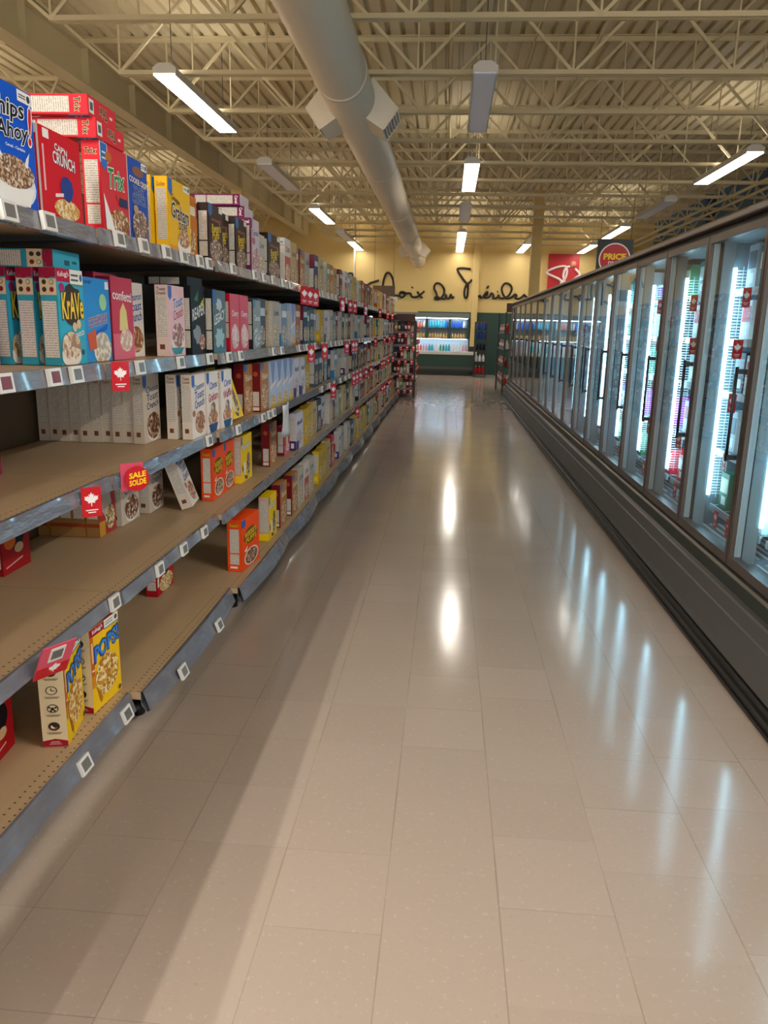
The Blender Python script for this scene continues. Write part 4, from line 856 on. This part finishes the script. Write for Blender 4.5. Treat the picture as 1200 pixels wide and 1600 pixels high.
# ------------------------------------------------------------------ freezers
FX = 1.40
def profile_part(name, prof, y0, y1, m, e): return MB().prof_y(prof, y0, y1, m).build(name, e)
SHZ = (.56, .88, 1.20, 1.48, 1.74)
def freezer(y0, n, pitch, label, led=True):
    e = empty('freezer_case', (0, y0, 0)); L = n * pitch
    b = MB(); b.box(2.28, 2.34, .002, L - .002, .3, 2.04, INNER); b.box(1.47, 2.28, .002, L - .002, .3, .44, INNER); b.box(1.44, 2.34, .002, L - .002, 1.98, 2.04, INNER)
    b.box(1.5, 2.28, .002, .03, .44, 1.98, INNER); b.box(1.5, 2.28, L - .03, L - .002, .44, 1.98, INNER); b.build('cabinet', e)
    profile_part('base_panel', [(1.34, .02), (1.34, .33), (1.47, .42), (2.3, .42), (2.3, .02)], .001, L - .001, DARK, e)
    profile_part('kick_plate', [(1.262, .012), (1.262, .028), (1.27, .03), (1.27, .05), (1.262, .052), (1.262, .072), (1.272, .075), (1.272, .108), (1.34, .108), (1.34, .012)], .001, L - .001, BLACK, e)
    profile_part('bumper', [(1.285, .11), (1.279, .115), (1.283, .15), (1.312, .24), (1.318, .262), (1.325, .268), (1.336, .33), (1.345, .336), (1.36, .33), (1.36, .11)], .001, L - .001, GREY, e)
    profile_part('trim_band', [(1.36, .336), (1.37, .40), (1.40, .40), (1.40, .336)], .001, L - .001, DKGREEN, e)
    profile_part('ledge', [(1.366, .40), (1.364, .406), (1.375, .416), (1.45, .416), (1.45, .40)], .001, L - .001, CHROME, e)
    profile_part('header_rail', [(1.372, 2.052), (1.368, 2.058), (1.37, 2.08), (1.385, 2.088), (1.5, 2.088), (1.5, 2.052)], .001, L - .001, mat('header_trim', '#7a6e66', .4, metal=.4), e)
    profile_part('header_recess', [(1.41, 2.018), (1.41, 2.052), (1.5, 2.052), (1.5, 2.018)], .001, L - .001, BLACK, e)
    for i in range(n + 1):
        y = min(max(i * pitch, .042), L - .042)
        m = MB().box(1.435, 1.5, y - .03, y + .03, .42, 2.0, MULL).build('mullion', e)
        MB().box(1.43, 1.435, y - .04, y + .04, .44, 1.99, BLACK).build('gasket', m)
        if 0 < i <= n:
            MB().box(1.5, 1.518, y - .034, y - .006, .62, 1.85, LEDM if led else LEDOFF).build('led_strip', m)
            if i < n: MB().box(1.5, 1.518, y + .006, y + .034, .62, 1.85, LEDM if led else LEDOFF).build('led_strip', m)
            g = MB()
            for k in range(76): g.box(1.522, 1.60, y - .004, y - .002, .62 + k * .0162, .62 + k * .0162 + .0055, WIRE)
            for x in (1.522, 1.56, 1.598): g.box(x, x + .002, y - .0045, y - .0015, .6, 1.86, WIRE)
            g.build('led_reflection_grid', m)  # white bars modelled in place of the LED reflection in the door glass
    for i in range(n):
        a, c = i * pitch, (i + 1) * pitch
        d = empty('door', (0, a, 0)); d.parent = e
        b = MB()
        for q in range(7): b.box(1.5 + .045 * q, 1.512 + .045 * q, a + .05, c - .05, .441, .447, WIRE)
        b.build('floor_grille', e)
        fw = .027; b = MB(); rv = mat('door_reveal', '#aab8bd', .35)
        b.box(FX - .02, FX + .025, .006, .006 + fw, .43, 2.015, BRONZE); b.box(FX - .02, FX + .025, pitch - .006 - fw, pitch - .006, .43, 2.015, BRONZE)
        b.box(FX - .02, FX + .025, .006 + fw, pitch - .006 - fw, .43, .475, BRONZE); b.box(FX - .02, FX + .025, .006 + fw, pitch - .006 - fw, 1.975, 2.015, BRONZE)
        b.box(FX + .0, FX + .03, .006 + fw, .012 + fw, .475, 1.975, rv); b.box(FX + .0, FX + .03, pitch - .012 - fw, pitch - .006 - fw, .475, 1.975, rv)
        b.build('door_frame', d)
        MB().box(FX - .003, FX + .003, .006 + fw, pitch - .006 - fw, .475, 1.975, GLASS).build('glass_pane', d)
        h = MB(); hy = .06
        h.tube([(FX - .06, hy, .92), (FX - .06, hy, 1.36)], .008, BLACK, 8)
        for z in (.94, 1.34): h.box(FX - .065, FX - .02, hy - .025, hy + .008, z - .011, z + .011, BLACK)
        h.build('handle', d)
        for z in SHZ:
            s = MB(); 
            for k in range(12): s.box(1.545 + .06 * k, 1.55 + .06 * k, .04, pitch - .04, -.008, -.003, WIRE)
            for k in range(5): s.box(1.545, 2.26, .06 + k * (pitch - .12) / 4, .065 + k * (pitch - .12) / 4, -.003, 0, WIRE)
            so = link('shelf', s.mesh('shelf'), e, (0, a, z)); MB().box(1.535, 1.545, .04, pitch - .04, -.035, .004, mat('freezer_rail', '#9aa6ac', .4)).build('price_rail', so)
    tag(e, label, 'freezer', 'glass door freezer cases'); return e
CASES = [(.45, 5, .81, 'glass door freezer case on the right, nearest to the viewer'), (4.5, 5, .81, 'glass door freezer case on the right, second from the viewer'), (8.55, 4, .81, 'four door freezer case on the right, third from the viewer'), (11.79, 6, .985, 'wide glass door freezer case, farthest along the right side', False)]
for c in CASES: freezer(*c)
# frozen goods
def fbox(c1, c2, w, h, d):
    return MB().box(-.0, d, -w / 2, w / 2, 0, h, card(c1)).box(-.001, 0, -w * .42, w * .42, h * .45, h * .85, card(c2)).box(-.0012, 0, -w * .3, w * .2, h * .12, h * .35, card('#e9ecef')).mesh('frozen_box')
def ftub(c1, c2, r, h):
    return MB().lathe([(r * .85, 0), (r, h * .85)], card(c1), 16).lathe([(r * 1.05, h * .85), (r * 1.05, h)], card(c2), 16).mesh('ice_cream_tub')
FP = [('white and red', fbox('#d8e0e4', '#c4203a', .2, .2, .12)), ('bright red', fbox('#c41a2a', '#f0e4e0', .22, .17, .12)), ('deep blue', fbox('#1c3fae', '#6a8ae0', .24, .16, .12)), ('pale grey', fbox('#b8c4cc', '#5a6a7c', .2, .22, .12)),
      ('magenta', fbox('#a02a8c', '#f0d8ec', .16, .2, .12)), ('teal', fbox('#1f8a98', '#d8f0f0', .18, .2, .12)), ('black', fbox('#1c2026', '#8a94a0', .2, .21, .12)), ('pale yellow', fbox('#d8cf8a', '#7a8a3c', .18, .2, .12)), ('green', fbox('#2c6a4c', '#d8e8c8', .18, .2, .12))]
TB = [('white', ftub('#e4e6ea', '#2c4aa0', .07, .15)), ('purple', ftub('#7a3a9a', '#f0f0f4', .055, .12))]
rn = random.Random(11)
doors = [(.45 + .81 * i, .81) for i in range(2, 14)] + [(11.79 + .985 * i, .985) for i in range(0, 2)]
fcol = {0: [1, 0, 1, 2], 1: [4, 0, 3, 1], 2: [6, 6, 3, 0], 3: [6, 3, 0, 5], 4: [7, 5, 0, 3]}
for di, (dy, pt) in enumerate(doors):
    for k, z in enumerate(SHZ):
        y = dy + .14
        for j in range(4 if di < 8 else 2):
            if rn.random() < .06: y += .165; continue
            lab = ('%s behind freezer door %d, shelf %d from bottom, %s along')
            if rn.random() < .15:
                nm, me = rn.choice(TB); o = link('ice_cream_tub', me, None, (1.635, y, z + .002)); tag(o, lab % (nm + ' tub', di + 1, k + 1, nth(j + 1)), 'ice cream tub', 'frozen goods in the freezers')
            else:
                nm, me = FP[(fcol[k] + [8])[rn.randrange(5)]]; o = link('frozen_food_box', me, None, (1.56, y, z + .002)); o.rotation_euler = (0, 0, rn.uniform(-.05, .05)); o.scale = (1, .68, 1)
                tag(o, lab % (nm + ' box', di + 1, k + 1, nth(j + 1)), 'frozen food box', 'frozen goods in the freezers')
            y += .168
for di, (dy, pt) in enumerate(doors[:9]):
    for k, z in enumerate(SHZ):
        for j in range(3):
            if rn.random() < .12: continue
            o = copy_tree(TP); o.location = (1.515, dy + .16 + .2 * j + rn.uniform(-.05, .05), z - .01); o.rotation_euler = (0, 0, PI + rn.uniform(-.1, .5))
            tag(o, 'red leaf tag behind freezer door %d, shelf %d from bottom, %s along' % (di + 1, k + 1, nth(j + 1)), 'shelf tag', 'red tags in the freezers')

# ------------------------------------------------------------------ far right rack, back wall
e = rack('snack_rack', 'dark snack rack past the end of the freezers', 'snack rack', 1.30, 1.75, 18.2, 20.6, 1.9, (.28, .68, 1.08, 1.45), .2, back=False); MB().box(.2, .215, .03, 2.37, .05, 1.9, DARK).build('back_panel', e)
for k, z in enumerate((.28, .68, 1.08, 1.45)):
    for i in range(15):
        c = [0, 5, 8, 9, 1, 3][(i * 5 + k * 2) % 6]; o = link('pouch', PM[c], None, (1.36, 18.3 + .155 * i, z + .002)); o.rotation_euler = (0, 0, PI)
        tag(o, '%s pouch on the dark snack rack, level %d from floor, %s along' % (CN[c], k + 1, nth(i + 1)), 'pouch', 'pouches on the snack rack')
e = rack('drinks_rack', 'tall black drinks rack before the green wall', 'drinks rack', .88, 1.24, 25.6, 26.0, 1.75, (.12, .5, .86, 1.22, 1.5))
BC = [('red', '#b01824', '#e8d8d8'), ('white', '#d8dce0', '#b02020'), ('black', '#1a1e2c', '#3a60c0'), ('blue', '#1f3f94', '#d0d8f0'), ('blue', '#27488c', '#c03040')]
BM = [bottle_mesh(b, .045, .24, c) for a, b, c in BC]
for k, z in enumerate((.12, .5, .86, 1.22, 1.5)):
    for i in range(3):
        o = link('bottle', BM[k], None, (.95 + .11 * i, 25.68, z + .002)); tag(o, '%s bottle on the black drinks rack, level %d from floor, %s across' % (BC[k][0], k + 1, nth(i + 1)), 'bottle', 'bottles on the drinks rack')
# open cooler
e = empty('open_cooler', (0, 26.2, 0)); X0, X1 = -3.2, .70
MB().box(X0, X1, 0, .95, .14, .68, GREEN).box(X1, .98, 0, .4, .14, .68, GREEN).build('base', e); MB().box(X0, X1, .05, .95, 0, .14, DARK).build('kick_plate', e)
MB().box(X0, .98, -.04, 0, .2, .28, GREY).build('bumper', e); MB().box(X0, .98, -.02, .4, .68, .78, WHITE).box(X0, X1, .4, .95, .68, .78, WHITE).build('deck', e)
MB().box(X0, X1, .9, .98, .78, 2.0, mat('cooler_back', '#cfe0e6', .4)).build('back_panel', e); MB().box(X0, X1, .35, .98, 1.86, 2.02, mat('cooler_canopy', '#6d7a78', .4)).build('canopy', e)
MB().box(X0 + .05, X1 - .05, .42, .5, 1.835, 1.86, COOLLED).build('light_tube', e)
MB().box(X0 + .05, X1 - .05, .62, .66, 1.17, 1.19, COOLLED).build('light_tube', e)
for z, y in ((1.2, .48), (1.54, .55)): MB().box(X0, X1, y, .9, z - .02, z, mat('cooler_shelf', '#3c5a5c', .4)).build('shelf', e)
for x in (-2.4, -1.55, -.72, .05, .66): MB().box(x - .03, x + .03, .42, .9, 1.2, 1.86, mat('cooler_post', '#2f4a48', .45)).build('divider', e)
tag(e, 'long lit open cooler with green base along the back wall', 'cooler')
CB = [('white', bottle_mesh('#e4e8ee', .043, .25)), ('blue', bottle_mesh('#3a6ac8', .043, .25)), ('aqua', bottle_mesh('#4ab4cc', .043, .25)), ('coral', bottle_mesh('#e07a5c', .04, .22)), ('green', bottle_mesh('#4a9a7c', .035, .24)), ('pink', bottle_mesh('#dca0b8', .035, .24))]
CY = ('cream', bottle_mesh('#d2b478', .045, .17, '#b08a4a'))
for k, (z, y, pal) in enumerate(((1.54, 26.85, (1, 1, 0, 3, 3, 0, 2, 2, 2, 1)), (1.2, 26.72, None), (.78, 26.6, (0, 0, 5, 0, 3, 5, 2, 0, 4, 2)))):
    for i in range(26):
        x = -1.75 + .095 * i
        if k == 0 and min(abs(x - q) for q in (-1.55, -.72, .05, .66)) < .075: continue
        if k == 1 and min(abs(x - q) for q in (-1.55, -.72, .05, .66)) < .075: continue
        nm, me = CY if pal is None else CB[pal[(i // 2) % 10]]
        o = link('bottle', me, None, (x, y, z + .002)); tag(o, '%s bottle in the lit cooler, %s row, %s from left' % (nm, ('top', 'middle', 'lower')[k], nth(i + 1)), 'bottle', 'bottles in the cooler')
# wall lettering (points given in wall metres)
def wpt(px, py):   # measured points -> (x, z) on the back wall
    d = RAYF + RAYR * ((px - 600) / 1207.) - RAYU * ((py - 800) / 1207.); t = (27.26) / d.y
    return (d.x * t, 1.5 + d.z * t)
yaw, pit, rol = [math.radians(a) for a in (4.31, 13.42, 1.33)]
RAYF = Vector((-math.sin(yaw) * math.cos(pit), math.cos(yaw) * math.cos(pit), -math.sin(pit)))
r0 = Vector((math.cos(yaw), math.sin(yaw), 0)); u0 = r0.cross(RAYF)
RAYR = r0 * math.cos(rol) + u0 * math.sin(rol); RAYU = u0 * math.cos(rol) - r0 * math.sin(rol)
def smooth(pts, n=4):
    out = []
    for i in range(len(pts) - 1):
        p0, p1, p2, p3 = pts[max(i - 1, 0)], pts[i], pts[i + 1], pts[min(i + 2, len(pts) - 1)]
        for k in range(n):
            t = k / n; out.append(tuple(.5 * ((2 * b) + (c - a) * t + (2 * a - 5 * b + 4 * c - d) * t * t + (-a + 3 * b - 3 * c + d) * t ** 3) for a, b, c, d in zip(p0, p1, p2, p3)))
    return out + [pts[-1]]
def h(L): return [(600 + x / 4.615, 380 + y / 4.615) for x, y in L]
def script(strokes, r, m, y):
    b = MB()
    for st in strokes:
        pts = [wpt(*q) for q in st]
        pts = smooth(pts) if len(pts) > 2 else pts
        b.tube([(x, y, z) for x, z in pts], r, m, 8)
    return b
INK = mat('sign_black', '#15130f', .5)
WORDS = [('black script arc lettering above the cereal boxes, leftmost on back wall', [[(538, 441), (540, 433), (544, 428), (549, 427), (552, 431), (552.5, 440), (549, 452), (552, 462)]]),
  ('black script word ending in oix on the cream back wall', [[(574, 448), (577, 443), (583, 440.5), (592, 438)], [(576, 444), (575, 458), (582, 468), (594, 464)], [(597, 470), (598, 447), (600, 435), (604, 426.5), (610, 428.5), (614, 438), (614.7, 450), (613, 461), (617, 462)],
    h([(78, 375), (108, 378), (120, 352), (150, 355), (152, 372), (132, 390), (114, 382), (118, 360), (150, 362), (190, 362), (200, 385), (228, 388), (252, 380), (292, 345)]), h([(240, 348), (258, 375), (276, 396)]), h([(200, 322), (207, 316)])]),
  ('black script word du on the back wall beside the column', [h([(385, 400), (378, 360), (362, 325), (370, 295), (392, 288), (420, 305), (436, 345), (420, 385), (390, 405), (366, 400), (380, 385), (412, 398), (440, 398), (446, 368), (452, 394), (470, 396), (482, 368), (490, 394), (505, 384)])]),
  ('black script word starting with tall P on the back wall', [h([(625, 186), (560, 178), (530, 190), (558, 240), (590, 282), (612, 285), (634, 262)]), h([(602, 282), (582, 330), (580, 378), (592, 396), (602, 370), (606, 312), (600, 284)]), h([(666, 203), (676, 230), (660, 268), (640, 290)]),
    h([(655, 375), (672, 386), (692, 378), (700, 392), (716, 386), (728, 364), (746, 350), (742, 372), (716, 380), (732, 392), (760, 385), (776, 360), (792, 382), (782, 396), (812, 395), (826, 374), (832, 392), (862, 396), (900, 375), (922, 330), (906, 296), (872, 290), (850, 322), (856, 362), (882, 396), (920, 390), (942, 370), (956, 376), (946, 394), (972, 400), (996, 386), (1010, 372), (1030, 390), (1050, 380)]),
    h([(742, 326), (754, 306)]), h([(816, 352), (822, 348)]), h([(1076, 322), (1068, 388), (1082, 384)]), h([(1062, 352), (1100, 350)])])]
for lb, st in WORDS: tag(script(st, .034, INK, 27.26).build('wall_lettering'), lb, 'wall lettering', 'script lettering on the back wall')
e = empty('logo_sign', (3.74, 27.2, 0)); MB().box(-.5, .5, 0, .09, 2.5, 4.0, mat('sign_red', '#c01424', .45)).build('panel', e)
def g(L): return [(840 + x / 6, 340 + y / 6) for x, y in L]
o = script([g([(215, 640), (212, 590), (150, 556), (84, 524), (100, 500), (170, 470), (250, 458), (272, 490), (265, 540), (248, 578), (236, 550), (246, 500), (266, 468), (300, 462)]), g([(246, 580), (252, 606), (290, 606), (350, 570), (392, 534), (345, 482)]), g([(236, 636), (225, 585)])], .04, mat('logo_white', '#f6e6e8', .4), 27.16).build('pen_emblem'); o.parent = e; o.matrix_parent_inverse = Matrix.Translation((-3.74, -27.2, 0))
o = MB().lathe([(.1, 0), (.1, .03)], mat('logo_peach', '#e8967c', .5), 20).build('dot', e); o.rotation_euler = (PI / 2, 0, 0); o.location = (wpt(895, 413)[0] - 3.74, -.01, wpt(895, 413)[1])
tag(e, 'red square wall sign with white looping line emblem', 'sign')
e = empty('hanging_sign', (3.25, 16.5, 0)); MB().box(-.35, .35, -.02, .02, 2.35, 3.31, BLACK).build('board', e)
def disc(r, y0, y1, m, nm, cz=2.93):
    MB().plate([(math.cos(2 * PI * i / 40) * r, cz + math.sin(2 * PI * i / 40) * r) for i in range(40)], 'y', y0, y1, m).build(nm, e)
disc(.31, -.026, -.02, TAGW, 'disc_rim'); disc(.285, -.031, -.026, mat('sign_red', '#c01424'), 'disc_face')
b = MB(); vs, fs = fit_text('PRICE', -.22, 2.92, .22, 3.04, .05); b.add([(u, -.033, v) for u, v in vs], fs, YEL); vs, fs = fit_text('DROP', -.12, 2.82, .12, 2.89, .03); b.add([(u, -.033, v) for u, v in vs], fs, TAGW); b.build('lettering', e)
for x in (-.3, .3): MB().tube([(x, 0, 3.31), (x, 0, 4.13)], .004, DARK, 5).build('hanger_wire', e)
tag(e, 'black hanging sign with red PRICE DROP disc above the freezers', 'sign')
e = empty('ceiling_camera', (4.9, 26.0, 0)); MB().tube([(0, 0, 3.75), (0, 0, 5.0)], .02, STEEL, 8).build('stem', e)
MB().lathe([(.02, -.02), (.1, -.06), (.14, -.12), (.14, -.2)], WHITE, 16, (0, 0, 3.8)).build('cap', e); MB().lathe([(.13, 0), (.11, -.07), (.06, -.12), (.01, -.135)], BLACK, 16, (0, 0, 3.6)).build('dome', e)
tag(e, 'white dome security camera hanging near the red wall sign', 'security camera')

# ------------------------------------------------------------------ camera, world, render
cam = bpy.data.cameras.new('camera'); co = bpy.data.objects.new('camera', cam); COL.objects.link(co)
cam.sensor_fit = 'VERTICAL'; cam.sensor_height = 36; cam.sensor_width = 27; cam.lens = 36 * 1207 / 1600; cam.clip_start = .05; cam.clip_end = 200
M = Matrix((RAYR, RAYU, -RAYF)).transposed().to_4x4(); M.translation = (0, 0, 1.5); co.matrix_world = M
SC.camera = co
w = bpy.data.worlds.new('world'); SC.world = w; w.use_nodes = True
w.node_tree.nodes['Background'].inputs[0].default_value = (1, .95, .88, 1); w.node_tree.nodes['Background'].inputs[1].default_value = 2.7
vs = SC.view_settings; vs.view_transform = 'Standard'; vs.look = 'None'; vs.gamma = 1; vs.use_curve_mapping = False; vs.exposure = .3
cy = SC.cycles; cy.use_denoising = True; cy.max_bounces = 8; cy.diffuse_bounces = 4; cy.glossy_bounces = 4; cy.transparent_max_bounces = 24; cy.sample_clamp_indirect = 6
bpy.context.view_layer.update()
